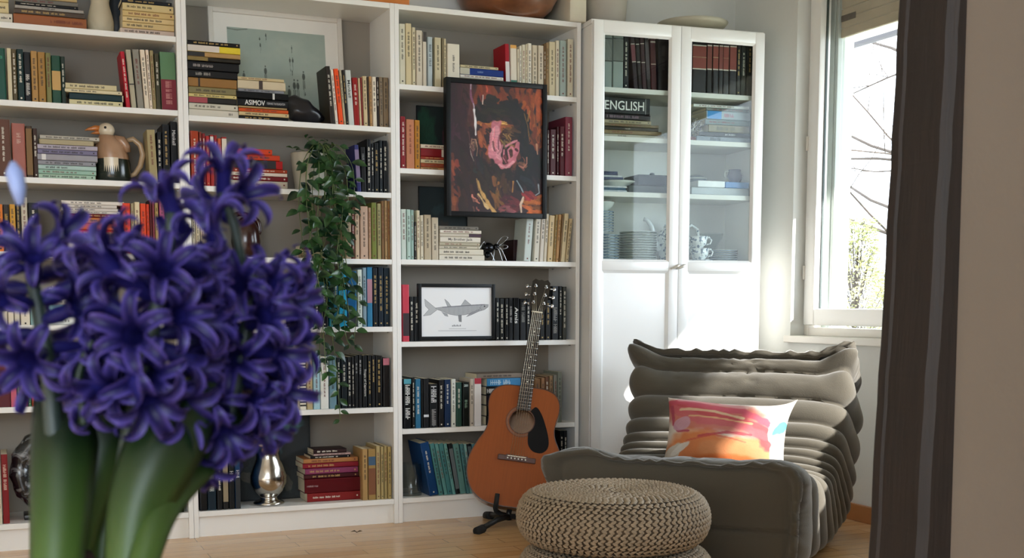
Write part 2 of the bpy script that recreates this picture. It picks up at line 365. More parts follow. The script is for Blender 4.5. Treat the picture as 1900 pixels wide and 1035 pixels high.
def upright(unit, lev, org, place, data, Y=.014, pt=None, fr=None):
    """standing books; the four numbers of a line are picture x0, x1, y of the top, then the colour and the shift of the foot"""
    ox, oy, sc = org; rnd = random.Random(str(place)); pt = pt or (lambda x, y: onY(x, y, Y)); zs = SH[unit][lev] if unit is not None else lev
    L = [l.split() for l in data.strip().splitlines()]; n = len(L)
    for i, q in enumerate(L):
        x0, x1, yt = float(q[0]), float(q[1]), float(q[2]); hexc = q[3]; dx = float(q[4]) if len(q) > 4 else 0; fl = q[5].replace('_', ' ') if len(q) > 5 else ''
        a = pt(ox+(x0+dx)/sc, oy+yt/sc); b = pt(ox+(x1+dx)/sc, oy+yt/sc); a0 = pt(ox+x0/sc, oy+yt/sc)
        t = max(.004, (b-a).length-.0007)
        if i+1 < n:
            qn = L[i+1].split() if isinstance(L[i+1], str) else L[i+1]; dn = float(qn[4]) if len(qn) > 4 else 0
            t = max(.004, min(t, t*(float(qn[0])+dn-x0-dx-.6)/max(.1, x1-x0), t*(float(qn[0])-x0-.6)/max(.1, x1-x0)))
        H = a.z-zs-.0005; off = (a-a0).length*(1 if dx > 0 else -1); th = math.atan2(off, H)
        h = H/math.cos(th)-abs(math.sin(th))*t*.0; d = min(.235 if Y < .05 else .2, max(.105, h*rnd.uniform(.62, .72)))
        t2 = t*math.cos(th); 
        root = thing('book', None, 'book', (a.x+(.0002), a.y+rnd.uniform(0, .004), zs+.0004+(max(0, -math.sin(th))*t2)), 0, None)
        if fr is not None: root.rotation_euler = Euler((0, -th, fr), 'XYZ')
        else: root.rotation_euler = (0, -th, 0)
        if th < 0: root.location.x += 0
        book_parts(root, t2, h, d, hexc, fl, (t > .026 and rnd.random() < .7), rnd)
        root['group'] = 'upright books '+place
        lean = 'leaning ' if abs(th) > .06 else ''
        j = i if i < n/2 else n-1-i
        tail = (ORD[i]+' from left' if i < n/2+2 else ORD[n-1-i]+' from right') if n > 1 else ''
        reg(root, lean+look_of(t, h, hexc, fl), (tail+', ' if tail else '')+place)
def stack(unit, lev, org, place, data, Y=.014, pt=None, fr=0, dmax=.22):
    """lying books from the bottom up; a line holds picture x0, x1, y top, y bottom, colour"""
    ox, oy, sc = org; rnd = random.Random(str(place)); pt = pt or (lambda x, y: onY(x, y, Y)); z = (SH[unit][lev] if unit is not None else lev)+.0004
    L = [l.split() for l in data.strip().splitlines()]; n = len(L)
    for i, q in enumerate(L):
        x0, x1, yt, yb = map(float, q[:4]); hexc = q[4]; fl = q[5].replace('_', ' ') if len(q) > 5 else ''
        a = pt(ox+x0/sc, oy+yt/sc); b = pt(ox+x0/sc, oy+yb/sc); c = pt(ox+x1/sc, oy+yt/sc)
        t = max(.003, a.z-b.z-.0005); w = (Vector((c.x, c.y))-Vector((a.x, a.y))).length
        root = thing('book', None, 'book', (c.x, c.y+rnd.uniform(0, .006), z), 0, 'stacked books '+place)
        root.rotation_euler = Euler((0, -math.pi/2, fr), 'XYZ') if fr else (0, -math.pi/2, 0)
        book_parts(root, t, w, min(dmax, max(.1, w*rnd.uniform(.62, .72))), hexc, fl, (t > .022 and rnd.random() < .6), rnd)
        z += t+.0005
        tail = (ORD[i]+' from bottom' if i < n/2 else (ORD[n-1-i]+' from top' if n-1-i else 'topmost')) if n > 1 else ''
        reg(root, look_of(t, w, hexc, fl), (tail+' of stack ' if tail else '')+place)
    return z
A = (0, 0, 4.706); B = (0, 200, 3.697); C_ = (0, 460, 3.235); D_ = (0, 730, 3.395); E_ = (330, 0, 4.312); G_ = (330, 220, 3.698); H_ = (340, 470, 3.339); I_ = (340, 730, 3.393)
J_ = (730, 0, 4.7056); K_ = (730, 190, 3.339); L_ = (730, 480, 3.45); M_ = (730, 680, 3.233)
# --- bookcase behind the hyacinths
stack(0, 0, A, 'at far left of top shelf', '''
-160 105 100 185 d6d0c2
-160 72 0 97 cfc29c
-160 70 -70 0 c9b98e''')
stack(0, 0, A, 'left of torso vase', '''
115 752 93 187 a06a44 T=a_companion_reader,.05,.5,6a2a20,.3
125 735 45 92 5f5248
128 728 14 44 aaa6a0 T=le_grand_tour,.30,.62,333333,.5
130 680 -8 14 14161e
130 676 -50 -9 7c7a74
140 670 -80 -52 b8a27a''')
stack(0, 0, A, 'right of torso vase', '''
1050 1522 235 285 c9b8ac
1070 1520 180 234 cfbb90
1070 1518 130 178 d3c096
1070 1520 75 128 cdb787
1070 1512 8 73 d0c096
1060 1500 -30 6 1c2430''')
upright(0, 1, A, 'green row under the torso vase', '''
-60 42 412 125a4a 0 T=W,.6,.85,3f9a7a,.5
55 95 418 cfc6ac 0 B=0,.01,8a8068
97 140 425 6b6046
142 200 425 153c3a
203 262 450 1a1a1e 0 T=THE_MASTER,.08,.55,d0ccc4,.55
265 322 442 b4925e
325 392 450 aa884e
395 440 458 8c8a5e
445 525 480 2c5a46 0 B=.28,.68,c09a5c
527 565 490 304238''')
stack(0, 1, A, 'beside the green row', '''
605 1070 852 900 d2caa6
605 1076 790 850 143c42 B=0,.02,cfc6a6
565 1065 757 790 d5ccb0
570 1016 706 755 cdc3a2''')
upright(0, 1, A, 'under the right cream stack', '''
1048 1086 452 b8263c 40
1096 1142 435 b4ae9a 38 B=.40,.42,33302c
1154 1212 432 98948a 34
1220 1266 435 ddd2c0 30
1270 1303 435 ddd0c0 24
1306 1340 440 a29672 16
1346 1386 465 54503c 8
1392 1528 450 6f9070 8 B=0,.53,76182a;T=SONGS_OF_LONG_AGO,.1,.5,c98a86,.4''')
upright(0, 2, B, 'brown row at far left', '''
-34 66 75 6e4a36
76 170 103 a86e60 0 T=THE_SEA,.62,.82,d8b8a8,.3
173 218 122 54402a 0 B=.05,.95,7a5c34
221 254 140 4c3428''')
stack(0, 2, B, 'beside bird jug', '''
250 655 452 484 b0c4b2
256 660 421 451 a2beb0
256 660 388 420 b2c6c0
252 655 356 387 9c9ca2
256 668 311 355 a4a2a8 B=.86,.93,d8d6d4
258 665 277 310 86829a
256 668 243 276 b4aeb8
268 642 206 242 a69a7a B=.02,.98,a69a7a
272 680 168 196 b8b4aa''')
upright(0, 2, B, 'behind the bird jug handle', '''
1004 1072 150 a89c78 14
1076 1108 165 14181e
1111 1163 112 14161e
1167 1214 92 0e121a 0 T=Mankell,.62,.86,d0d4d8,.5''', Y=.016)
upright(0, 3, B, 'yellow row at far left', '''
-80 -32 660 b03a2a
-28 16 660 d8842e
19 60 662 3a2f22 0 T=GOLD_COAST,.25,.8,c9a24a,.5
63 103 660 cca044
106 136 640 3a342c
140 186 612 c8c2b2
190 262 650 1c1a20''')
stack(0, 3, B, 'behind the hyacinth', '''
440 835 948 986 c6c0b6
468 836 882 947 c6c0ba T=Sapiens,.16,.64,a8524c,.62
480 832 864 881 c4542c
474 830 823 863 b22e1e
471 829 776 822 c6642c T=NIGHT_TRAIN,.1,.4,3a1c12,.4
472 829 736 775 c28250
470 829 709 735 78221a
432 826 690 708 d2ccc4
422 808 660 682 d0cac4
460 800 634 656 cfc9c2
420 850 604 630 dcd6ce''')
upright(0, 3, B, 'orange row beside the red stack', '''
835 893 652 d8562a
896 918 655 a89e80
921 958 645 d8ccae
962 1000 655 da5a2c
1002 1022 660 ce4e26
1025 1040 628 6a2026
1043 1058 640 8c4650
1061 1085 650 b09866
1090 1126 590 b4688a
1131 1160 660 3c4a2e
1164 1190 670 c6b8a0
1193 1216 668 2c2a2c''')
upright(0, 4, C_, 'white row at far left', '''
-60 -22 372 c9c2b2
-18 44 380 cfc8b8
47 82 385 d6cebe
84 118 360 cfc9ba
121 178 345 d8d0c0
181 216 355 9fc0c0''')
stack(0, 4, C_, 'behind hyacinth stem', '''
222 520 427 474 d4d6d4 T=o_o_o,.1,.5,4a4a4a,.3
274 520 352 426 9cc2c8 T=waves,.6,.8,5a8a90,.2
300 592 318 351 c8c4ba
290 592 284 317 dcd6cc
290 566 263 283 c8c0ae
300 550 246 262 d0cabc
320 538 229 245 a8947c''')
upright(0, 5, C_, 'red row at far left', '''
-80 -24 640 3a4a5c
-20 52 636 6a2430 0 B=.86,1,c8c0b4
55 93 665 24202a 0 B=0,.5,c0566a
96 128 660 7c8a3e
131 157 655 9c3a2c 0 T=RED_NOTES,.1,.8,e0c0a0,.5
160 178 660 4e7a52
181 199 655 c25c2c
201 215 660 c9b488''')
upright(0, 6, D_, 'beside the black marbled sculpture', '''
-30 0 392 cfc8b4
4 46 385 8c2024 0 T=HUNTING_SEASON,.05,.85,d8b8a8,.5''')
stack(0, 6, D_, 'behind hyacinth leaves', '''
430 583 723 775 b4687c
440 582 692 722 9a4a5c
452 580 632 690 d6d2cc''')
upright(0, 6, D_, 'behind the hyacinth leaf', '''
960 1018 545 1a1c1e
1022 1062 545 161819
1064 1102 545 181a1c
1104 1156 540 121314 0 B=.25,.28,cfcfcf;B=.4,.43,cfcfcf;B=.55,.58,cfcfcf;B=.7,.73,cfcfcf''')
# --- bookcase with the trailing plant
stack(1, 0, E_, 'left of pale picture', '''
90 486 866 925 ccc6ba T=o7B,.03,.2,3a3632,.35
90 480 816 865 c8c4b6
88 466 767 815 34322e B=.61,1,9a4048
88 471 737 766 cfc08a
88 466 682 736 8e8666
85 471 607 681 9c7a4e B=.76,.8,241c16
82 478 546 606 18181c T=NIGHT_SHIFT,.55,.85,a8a49c,.4
80 490 472 545 13141a T=DAVID_MITCHELL,.5,.9,b0a8a4,.3
78 500 437 471 352f24 B=.62,1,7c6834
78 498 397 436 b4966a B=.68,1,1e1c1a
76 498 342 396 dac84e B=.4,1,d2c8be
76 496 305 341 1e1a18''')
stack(1, 0, E_, 'with the ASIMOV spine', '''
488 885 900 930 161618
490 888 867 899 c9b690
490 885 836 866 c4622e
485 872 820 835 a8926e
480 882 757 819 101216 T=ASIMOV,.46,.86,e2e0dc,.66;T=FORWARD_THE_FOUNDATION,.06,.42,b0aeb0,.3
470 885 703 756 121418 B=.27,.31,c8c8c4
484 850 678 702 8c8e94
480 862 606 677 cabea6 B=.48,.56,3a2c26
470 850 581 605 c6b896''')
upright(1, 0, E_, 'right of pale picture', '''
1184 1219 530 3a3026 32
1223 1246 560 dad2c6 36
1248 1286 552 e2622a 40
1291 1312 560 b8ae94 34
1314 1336 560 302a26 30
1339 1386 562 c8ccc8 26 T=Mankell,.5,.82,2a2c2c,.5
1395 1440 620 9c2a26 16
1443 1460 625 cab89a 12
1461 1475 618 8a3a30 10
1478 1512 608 cbbb9a 8
1514 1528 615 4c3e2e 6
1530 1551 610 b8966a 6
1554 1588 612 dad2c2 6
1591 1608 615 3c302a 4
1611 1640 615 90826e 2
1643 1686 618 8c7c66 0''')
upright(1, 1, G_, 'red row beside orange stack', '''
86 142 82 a84e2c
145 163 90 8a4030
166 188 100 8e2a2a
191 217 118 b23c36
220 246 110 a83a34 0 B=.5,.97,cfc6ba
249 270 112 9a3230
273 297 135 c46c4a
300 336 125 a83a34 0 B=.45,.97,d2c8b8''')
stack(1, 1, G_, 'of orange books by plant pot', '''
345 752 434 485 b8b0a2
345 755 400 433 7a1a22
345 750 374 399 d2c6ba
345 752 347 373 a44a28
340 720 287 346 b4282a B=.12,.88,1a1416
340 700 248 286 c04e2a
340 648 207 247 c4502a''')
upright(1, 1, G_, 'navy row beside trailing plant', '''
1210 1242 180 3c4078 18 B=.2,.9,7a6a88
1252 1291 195 16181c 8 T=BLACK_BOX,.35,.85,8c8c8c,.4
1295 1325 140 10141a
1328 1346 170 1a2024
1349 1380 165 141a1e
1383 1405 148 182830
1408 1438 150 10141a''')
upright(1, 2, G_, 'cream row behind hyacinth tip', '''
93 118 600 b4ac9c
120 148 590 c9bfa6
151 180 600 c9bda2
183 206 570 d2c8b2
208 232 590 b8ac90
235 256 610 c6b89c
259 282 640 b09a76''')
upright(1, 2, G_, 'tan row beside trailing leaves', '''
1150 1190 640 b8a88e
1193 1212 610 7c3c32
1215 1246 605 cbb69e
1250 1305 600 c4ac9a
1308 1325 610 b4987e
1329 1365 575 808848
1368 1395 582 a8a27a
1398 1417 565 907452
1419 1437 562 b49c76
1439 1456 565 a28056''')
stack(1, 2, G_, 'behind the trailing leaves', '''
830 1010 930 960 a89878
840 1000 900 929 c2b698
850 1005 868 899 8c6c4c''', dmax=.13)
upright(1, 3, H_, 'dark row behind trailing leaves', '''
600 640 390 b0a88e
648 690 300 2a2420 0 B=.1,.5,a89e84
695 745 290 26221e 0 B=.1,.4,b8a88a
748 800 200 1e1a18
805 850 210 1c1c1e
852 898 200 24242a''')
upright(1, 3, H_, 'blue row beside trailing leaves', '''
903 925 110 1c8a98
930 960 120 1e6a80
964 1012 118 2ca4c4
1015 1075 110 1e6c98 0 B=0,.25,141c22
1079 1108 100 d0d8ce
1111 1135 88 90a4ae
1138 1172 85 3e86a8 0 B=.4,.8,a87a86
1175 1205 90 14222e
1208 1240 85 142c3c
1243 1279 90 16303e''')
stack(1, 4, H_, 'under the hyacinth bloom', '''
430 655 937 975 d2ccc0
430 642 905 936 cbc0ae
430 642 870 904 d2c8b6
440 642 802 869 c6b694 B=0,.3,1c1a1a
450 650 766 801 b8b084
500 652 735 765 1a1a1a''')
upright(1, 4, H_, 'white and black row under the trailing tips', '''
661 681 625 b2a68e
684 700 640 b09488
703 716 630 c6ba9e
718 760 622 dad4c6 0 B=.06,.09,22201e;B=.12,.15,22201e;B=.18,.21,22201e;B=.24,.27,22201e;B=.3,.33,22201e;B=.36,.39,22201e;B=.42,.45,22201e;B=.48,.51,22201e;B=.54,.57,22201e;B=.6,.63,22201e;B=.66,.69,22201e;B=.72,.75,22201e;B=.78,.81,22201e;B=.84,.87,22201e;B=.9,.93,22201e
763 801 625 b8a886
804 845 630 aac6ce
849 900 640 deded8
905 950 635 7c98a2
953 975 645 1a2a2c
979 1015 650 14242a
1018 1042 640 1a1c1e
1044 1060 640 222224
1063 1085 632 18191a 0 T=THE_RAIN_MEN,.3,.85,a8a8a8,.4
1088 1108 628 1e2024 0 T=NEW_THE_FICTION,.2,.9,b0b0b0,.5
1111 1140 632 141618 0 T=Tropic_of_Capricorn,.22,.74,d8d4cc,.55
1143 1165 630 16181a
1168 1190 632 18181a
1193 1235 635 1e1c1c
1238 1280 650 26201e 0 B=.86,1,b86a7a''')
upright(1, 5, I_, 'black row beside silver jug', '''
98 146 395 0e1216 0 T=HARVEST,.5,.98,dcdcd8,.6
149 203 400 12303e 0 T=WIDE_OPEN,.35,.75,c8d0d0,.55
206 241 320 161618
244 279 330 22201e 0 B=.12,.95,8a7c62
282 319 330 16181a 0 T=ISAAC,.3,.6,d8d8d8,.6
322 356 335 1e4a70 0 B=0,.5,1a1e22;T=BLUE,.3,.62,e0e0e0,.6''')
stack(1, 5, I_, 'beside silver jug', '''
782 1115 629 684 8c2c2c
765 1115 538 628 681a24 T=collected_works,.76,.96,b89a9a,.12
762 1106 507 537 521824
768 1100 470 506 8e4a6c
755 1105 436 469 8e2a3a
758 1100 406 435 b08258
802 1052 388 405 241e22
822 1055 374 387 b49c98
822 1030 346 373 3a2022''', Y=.05, dmax=.19)
upright(1, 5, I_, 'tan row beside stacked red books', '''
1128 1162 350 b2966a
1165 1212 350 a88e60 0 B=.68,.85,3a5670;B=.1,.62,7a4a2c
1215 1240 330 b6a67e
1243 1262 335 b0a076
1265 1285 330 a8986e
1288 1311 335 b4a272''')
# --- bookcase with the painting
upright(2, 0, J_, 'cream row above the painting corner', '''
52 102 205 d0ccba
108 160 200 d0c4a4
165 195 235 d0c8ae
200 252 262 d0c8b8
256 290 277 cfc8ba 0 B=.82,1,3c3834
300 342 320 b8c2c4 0 T=LEVEN_IN_LIGHT,.2,.85,4a5458,.5
362 418 325 c8c0a6
424 440 330 8c826a
443 463 335 cabea0
472 580 378 dad4c6 0 T=PAPER_WEIGHTS,.1,.75,2a2a2a,.16''')
stack(2, 0, J_, 'with blue book above painting', '''
588 960 730 765 cbc6ba
588 960 693 729 bdb6a6
588 965 657 692 c9c4b8
588 965 628 656 d8d4cc
586 965 567 627 22468a B=.78,1,b8b4a0;T=OXFORD,.2,.6,8aa0c8,.25
590 920 541 566 c4ba9c''')
upright(2, 0, J_, 'cream row right of blue book', '''
974 1012 382 a82234 12 B=0,.64,d6d2ce
1022 1078 390 d8d0c2 6 B=0,.27,3c7868;B=.93,1,d8a050
1083 1101 430 cfc6b2 3 T=GENESIS,.2,.8,4a4440,.5
1103 1122 400 d8d2c4
1125 1155 388 d0cab8
1158 1175 385 d0c6b0
1178 1212 375 ded8ca
1215 1258 392 cac0ac
1266 1314 395 ccc2b0
1318 1335 385 7c6244
1338 1361 370 a28a68
1364 1418 362 cec4a8
1421 1452 352 d2ccba
1456 1512 352 a8b4ae
1525 1574 338 d0cab8''')
upright(2, 1, K_, 'red and gold row left of painting', '''
46 76 85 8e2c34
80 131 103 c08a6c
134 166 108 ba8a38''')
stack(2, 1, K_, 'partly behind painting edge', '''
172 350 398 414 b8926c
172 350 372 397 a25a3a
172 350 346 371 ccbe9e
172 350 329 345 a24a3a
172 350 277 328 8c2028 B=.1,.28,c8bca8
172 350 250 276 d2c8b6''')
upright(2, 1, K_, 'dark red row right of painting', '''
925 953 172 4a2a28
955 970 170 5a4642
973 1012 165 5c1c24
1015 1030 150 4c1a22
1033 1063 148 62202c
1067 1112 88 904e5e''')
upright(2, 2, K_, 'white row under painting edge', '''
50 80 660 c6cec6
83 107 662 b4c8c0
109 128 665 a0b8b0
130 142 740 3a342c
145 165 668 d0c8b2
168 188 698 ccc6b4
191 235 695 baae98
239 281 712 c2b8a6''')
stack(2, 2, K_, 'under painting beside metal insect', '''
286 566 939 973 d0cabe
286 560 901 938 d2ccbe
286 540 880 900 c6c0b0
286 536 859 879 b8b2a0
290 540 823 858 d6d0c4 T=My_Brother_Jack,.2,.8,3a3634,.6
289 545 801 822 c9c2b4 B=0,.3,3c2030
290 545 778 800 d8d2c6
286 528 749 774 8a857c''')
upright(2, 2, K_, 'cream row right of metal insect', '''
826 870 718 c4ccc8 -18
885 918 715 d0ccc0 -14
921 945 700 d0cac0 -14
948 966 690 cfc8b8 -16
970 1003 700 cfbd9a -14
1006 1022 695 a28c5c -16
1026 1045 695 ba966a -18
1048 1060 692 8c7250 -18
1063 1090 688 d2c4a4 -24
1094 1113 720 c8b898 -26''')
upright(2, 2, K_, 'dark, beside metal insect', '''
745 805 850 3a1c22''', Y=.09)
upright(2, 3, L_, 'left of framed fish print', '''
59 102 165 c25262 0 B=.1,.5,2a1c22
105 130 242 15171a
133 168 242 1a1c20''')
upright(2, 3, L_, 'black row between fish print and guitar', '''
656 680 250 181b1e
683 712 255 141a1c
715 738 255 16181c
741 768 250 15181c 0 T=WILLIAM_BOYD,.1,.8,b8b8b8,.5
771 808 250 101418 0 T=Amis,.4,.78,e8e8e4,.62
812 850 255 1a1c20 0 T=MORE_TALES,.1,.9,8c8c84,.5
853 880 255 14171a
884 918 255 121416''')
upright(2, 3, L_, 'black row right of guitar neck', '''
940 972 260 0e1214
975 1010 262 0c1214
1015 1060 175 10161a 0 T=HIDDEN_TREE,.05,.6,9a9a94,.5
1063 1085 175 1a2020
1088 1112 178 4c4e48''')
upright(2, 4, M_, 'dark row left of guitar body', '''
63 109 75 12181a 0 B=.9,1,4a98a8;T=STRANGE_LAND,.02,.88,e6e6e2,.6
113 130 65 101416
133 165 75 3a7896
168 178 80 1a1a1a
180 213 72 1a1a1e 0 B=.22,.27,c8ccd0
217 268 105 101216 0 T=TONGS,.45,.95,dcdcdc,.62;T=SUMMERTIME,.02,.42,9c9c9c,.5
271 304 80 161418
308 345 78 1c3a5c
348 375 75 d0d2ca
378 413 95 3a5c52
417 456 95 1c2622 0 T=S,.75,.95,d0e0d8,.6;T=WATER,.1,.6,8ab09a,.4
460 484 75 beb6aa
487 530 70 d8d6d4 0 B=.88,1,a8283a''')
stack(2, 4, M_, 'behind the guitar shoulder', '''
560 770 300 352 18181a
560 770 232 299 14161a
560 770 170 231 2c2430
560 770 117 169 14171a T=CLUES,.75,.98,dcdcd8,.5
565 766 66 114 4c8cb4 T=INDIGO_DAYS,.3,.9,c8dce4,.6
505 772 32 62 8c8278''', dmax=.16)
upright(2, 4, M_, 'small row right of guitar neck', '''
850 884 75 8c6c4c
887 910 68 9c7a5c
912 935 60 7c5c46
938 960 55 a2886a
963 985 50 8c8a80
988 1014 32 8c9086''')
upright(2, 5, M_, 'teal leaning row beside glass vase', '''
160 214 460 24507c 58
218 245 462 5a8c8c 56
248 270 462 6a9896 58
273 300 462 54888a 56
303 324 462 74a09c 54
328 355 462 1c2224 50 B=.1,.9,5a6466
358 396 464 6c918c 46
399 420 464 5a8486 42
423 440 464 86a8a4 40
444 468 464 1e2628 38 B=.05,.95,4a5456
471 492 464 5c8890 36''')
upright(2, 5, M_, 'dark pair behind the guitar waist', '''
1000 1022 385 1c2224
1025 1046 385 2a2a2c''')

# ------------------------------------------------------------------ glass-door cabinet
CX0, CY0, CROT = 1.607, -.099, -.0834; CWD = .782
cu = Vector((math.cos(CROT), math.sin(CROT), 0)); cn = Vector((-math.sin(CROT), math.cos(CROT), 0))
def cw(x, y, z): return Vector((CX0, CY0, 0))+cu*x+cn*y+Vector((0, 0, z))
def cpt(d):
    o = Vector((CX0, CY0, 0))+cn*d
    def f(x, y):
        r = ray(x, y); t = ((o-CP).x*cn.x+(o-CP).y*cn.y)/(r.x*cn.x+r.y*cn.y); return CP+r*t
    return f
def cloc(x, y, d): p = cpt(d)(x, y)-Vector((CX0, CY0, 0)); return p.x*cu.x+p.y*cu.y, p.z
cb = thing('glass_door_cabinet', 'tall white cabinet with two glass doors over solid lower panels', 'cabinet', (CX0, CY0, 0), CROT)
CS = [1.755, 1.559, 1.335, 1.05, .70, .38, .10]
cbk = mat('cabinet_inside', '#dcdcd6', .6, var=.02, scale=4)
for a in (0, CWD-TS): MB().box(a, a+TS, .021, .30, 0, 2.0, bev=.0015).build('side_panel', white_m, cb)
MB().box(-.003, CWD+.003, .018, .302, 2.0, 2.019, bev=.002).build('top_panel', white_m, cb)
MB().box(TS*.5, CWD-TS*.5, .292, .297, .02, 2.0).build('back_panel', cbk, cb)
for z in CS: MB().box(TS, CWD-TS, .026, .290, z-.02, z, bev=.001).build('shelf', cbk, cb)
MB().box(TS, CWD-TS, .04, .055, 0, .079).build('plinth', white_m, cb)
gl = glassmat('door_glass', ior=1.33, tint=(.93, .96, .95))
door_m = mat('door_white', '#eeeeec', .3, var=.01, scale=4, coat=.25)
for k, x0 in enumerate((.0008, CWD/2+.0008)):
    x1 = x0+CWD/2-.0024; st = .043; d = MB()
    for a in (x0, x1-st): d.box(a, a+st, 0, .018, .02, 2.012, bev=.002)
    for z0, z1 in ((1.966, 2.012), (1.012, 1.049), (.02, .07)): d.box(x0+st, x1-st, .0005, .0178, z0, z1, bev=.0015)
    door = autosm(d.build('door', door_m, cb))
    b = MB()   # sloping moulding round both openings
    for z0, z1, g in ((1.049, 1.966, .009), (.07, 1.012, .011)):
        a0, a1 = x0+st, x1-st; o_ = [(a0, .001, z0), (a1, .001, z0), (a1, .001, z1), (a0, .001, z1)]; i_ = [(a0+g, .010, z0+g), (a1-g, .010, z0+g), (a1-g, .010, z1-g), (a0+g, .010, z1-g)]
        b.add(o_+i_, [(j, (j+1) % 4, 4+(j+1) % 4, 4+j) for j in range(4)])
    b.build('moulding', door_m, door)
    MB().box(x0+st+.011, x1-st-.011, .0105, .015, .081, 1.001).build('lower_panel', mat('panel_white', '#f2f2f0', .22, var=.01, scale=4, coat=.4), door)
    MB().box(x0+st+.009, x1-st-.009, .0105, .0135, 1.058, 1.957).build('pane', gl, door)
    hx = x1-.018 if k == 0 else x0+.006; s = 1
    h = MB(); h.tube([(hx-.012, -.001, 1.022), (hx-.010, -.016, 1.024), (hx+.006, -.020, 1.030), (hx+.018, -.016, 1.036), (hx+.020, -.001, 1.037)], .0045, 8); h.build('handle', mat('handle_pale_metal', '#d8d4ca', .3, .6, var=0), door, True)
N_ = (1080, 20, 4.14); O_ = (1080, 260, 4.14)
upright(None, CS[0], N_, 'behind the left glass door', '''
176 236 185 9aa39f 0 B=.5,.95,3a4240;B=.52,.93,aab0aa
240 320 185 9aa39f 0 B=.5,.95,3a4240;B=.52,.93,aab0aa
323 366 178 141c20
368 402 190 35222a 36 B=.52,.82,6a3238;B=.5,.515,c8c0b0;B=.83,.845,c8c0b0
408 436 192 241a1c 34 B=.5,.515,c8c0b0;B=.83,.845,c8c0b0
444 476 195 4a3034 28 B=.5,.515,c8c0b0;B=.85,.865,c8c0b0
482 516 200 2a2224 26 B=.2,.9,3c3234
524 566 215 54282e 16 B=.5,.515,b8b0a0;B=.93,.95,b8b0a0
590 672 205 1e1620 0 T=WORLD_ATLAS,.2,.85,3a2c34,.3''', pt=cpt(.04), fr=CROT, Y=.2)
upright(None, CS[0], N_, 'behind the right glass door', '''
853 961 212 262224 0 B=.46,.87,7a2e20;B=.44,.46,d0c8b8;B=.87,.89,d0c8b8;B=.66,.675,c0a880
966 1005 214 2c2a2c 0 B=.46,.87,6e2a1e;B=.44,.46,d0c8b8;B=.87,.89,d0c8b8
1009 1053 216 2c2a2c 0 B=.46,.87,7a2e20;B=.44,.46,d0c8b8;B=.87,.89,d0c8b8;B=.66,.675,c0a880
1056 1088 218 2c2a2c 0 B=.46,.87,6e2a1e;B=.44,.46,d0c8b8;B=.87,.89,d0c8b8
1091 1135 220 2c2a2c 0 B=.46,.87,7a2e20;B=.44,.46,d0c8b8;B=.87,.89,d0c8b8;B=.66,.675,c0a880
1138 1192 222 2c2a2c 0 B=.46,.87,7a2e20;B=.44,.46,d0c8b8;B=.87,.89,d0c8b8
1197 1226 230 1a2224
1230 1270 260 2a3430
1274 1316 240 202a2c''', pt=cpt(.04), fr=CROT, Y=.2)
stack(None, CS[1], N_, 'behind left glass door', '''
160 635 937 962 bcb8aa T=travel_notes,.35,.75,4a4440,.4
160 612 902 933 8e7c5c
160 592 873 900 38332c T=gardens,.4,.6,a8a090,.4
160 590 850 872 7e7258
160 535 816 848 aaa088
155 527 770 814 2a2228 T=A_ROBINSON'S_WEST_COAST,.08,.9,8c707c,.45
150 522 640 768 1a2022 T=ENGLISH,.12,.93,e4e4de,.56;B=.085,.09,e4e4de''', pt=cpt(.045), fr=CROT)
stack(None, CS[1], N_, 'behind right glass door', '''
885 1300 938 980 8c949c T=VENICE,.35,.75,3a4048,.6
905 1296 903 937 32373c T=NEW_WALKING,.1,.5,9aa0a0,.4
975 1288 846 902 8c866a T=country_lore,.3,.8,4a4838,.5
950 1296 802 845 6c7c7a
960 1298 737 801 9eaab0 B=.66,.98,2e86c8;T=LIGHT,.35,.6,a85a68,.45
960 1290 712 736 7c8484
862 1290 688 711 d0d4d2''', pt=cpt(.045), fr=CROT, dmax=.2)
blue_m = mat('blue_white_china', '#cdd6da', .15, var=.0, coat=.5)
def china(name, stripe=True, hexc='#dfe4e4'):
    if name in MC: return MC[name]
    m = mat(name, hexc, .15, var=0, coat=.5); N = m.node_tree.nodes; L = m.node_tree.links; b = N['Principled BSDF']
    tc = N.new('ShaderNodeTexCoord'); no = N.new('ShaderNodeTexNoise'); no.inputs['Scale'].default_value = 70; no.inputs['Detail'].default_value = 3; L.new(tc.outputs['Object'], no.inputs[0])
    cr = N.new('ShaderNodeValToRGB'); cr.color_ramp.interpolation = 'CONSTANT'; e = cr.color_ramp.elements; e[0].position = 0; e[0].color = lin('#5a6c80'); e[1].position = .44; e[1].color = lin(hexc)
    L.new(no.outputs[0], cr.inputs[0]); L.new(cr.outputs[0], b.inputs['Base Color']); MC[name] = m; return m
dec = china('patterned_china'); rim = mat('blue_rim', '#4c6478', .2, var=0); pln = mat('plain_china', '#d2d8d2', .18, var=0, coat=.4)
def dish(name, label, cat, px, y, z, r, h, group, m0, m1, kind='bowl', thick=.004, lx=None):
    """a round dish whose centre stands behind picture x px, y deep in the cabinet, on height z"""
    lx = cloc(px, 450, y)[0] if lx is None else lx; c = cw(lx, y, z); t = thing(name, label, cat, c, CROT, group)
    if kind == 'bowl': pr = [(r*.45, 0), (r*.5, .003), (r*.82, h*.45), (r*.97, h*.85), (r, h), (r-thick, h), (r*.78, h*.5), (r*.45, .008), (1e-4, .008)]
    else: pr = [(r*.55, 0), (r*.6, .002), (r*.8, h*.6), (r, h), (r-.001, h+.002), (r*.78, h*.6+.003), (r*.6, .005), (1e-4, .005)]
    MB().lathe(pr, 40).build('body', m0, t, True)
    MB().lathe([(r+.0004, h-.004), (r+.0007, h-.002), (r+.0004, h)], 40, cap=False).build('rim_band', m1, t, True)
    return t
zz = CS[3]+.0005
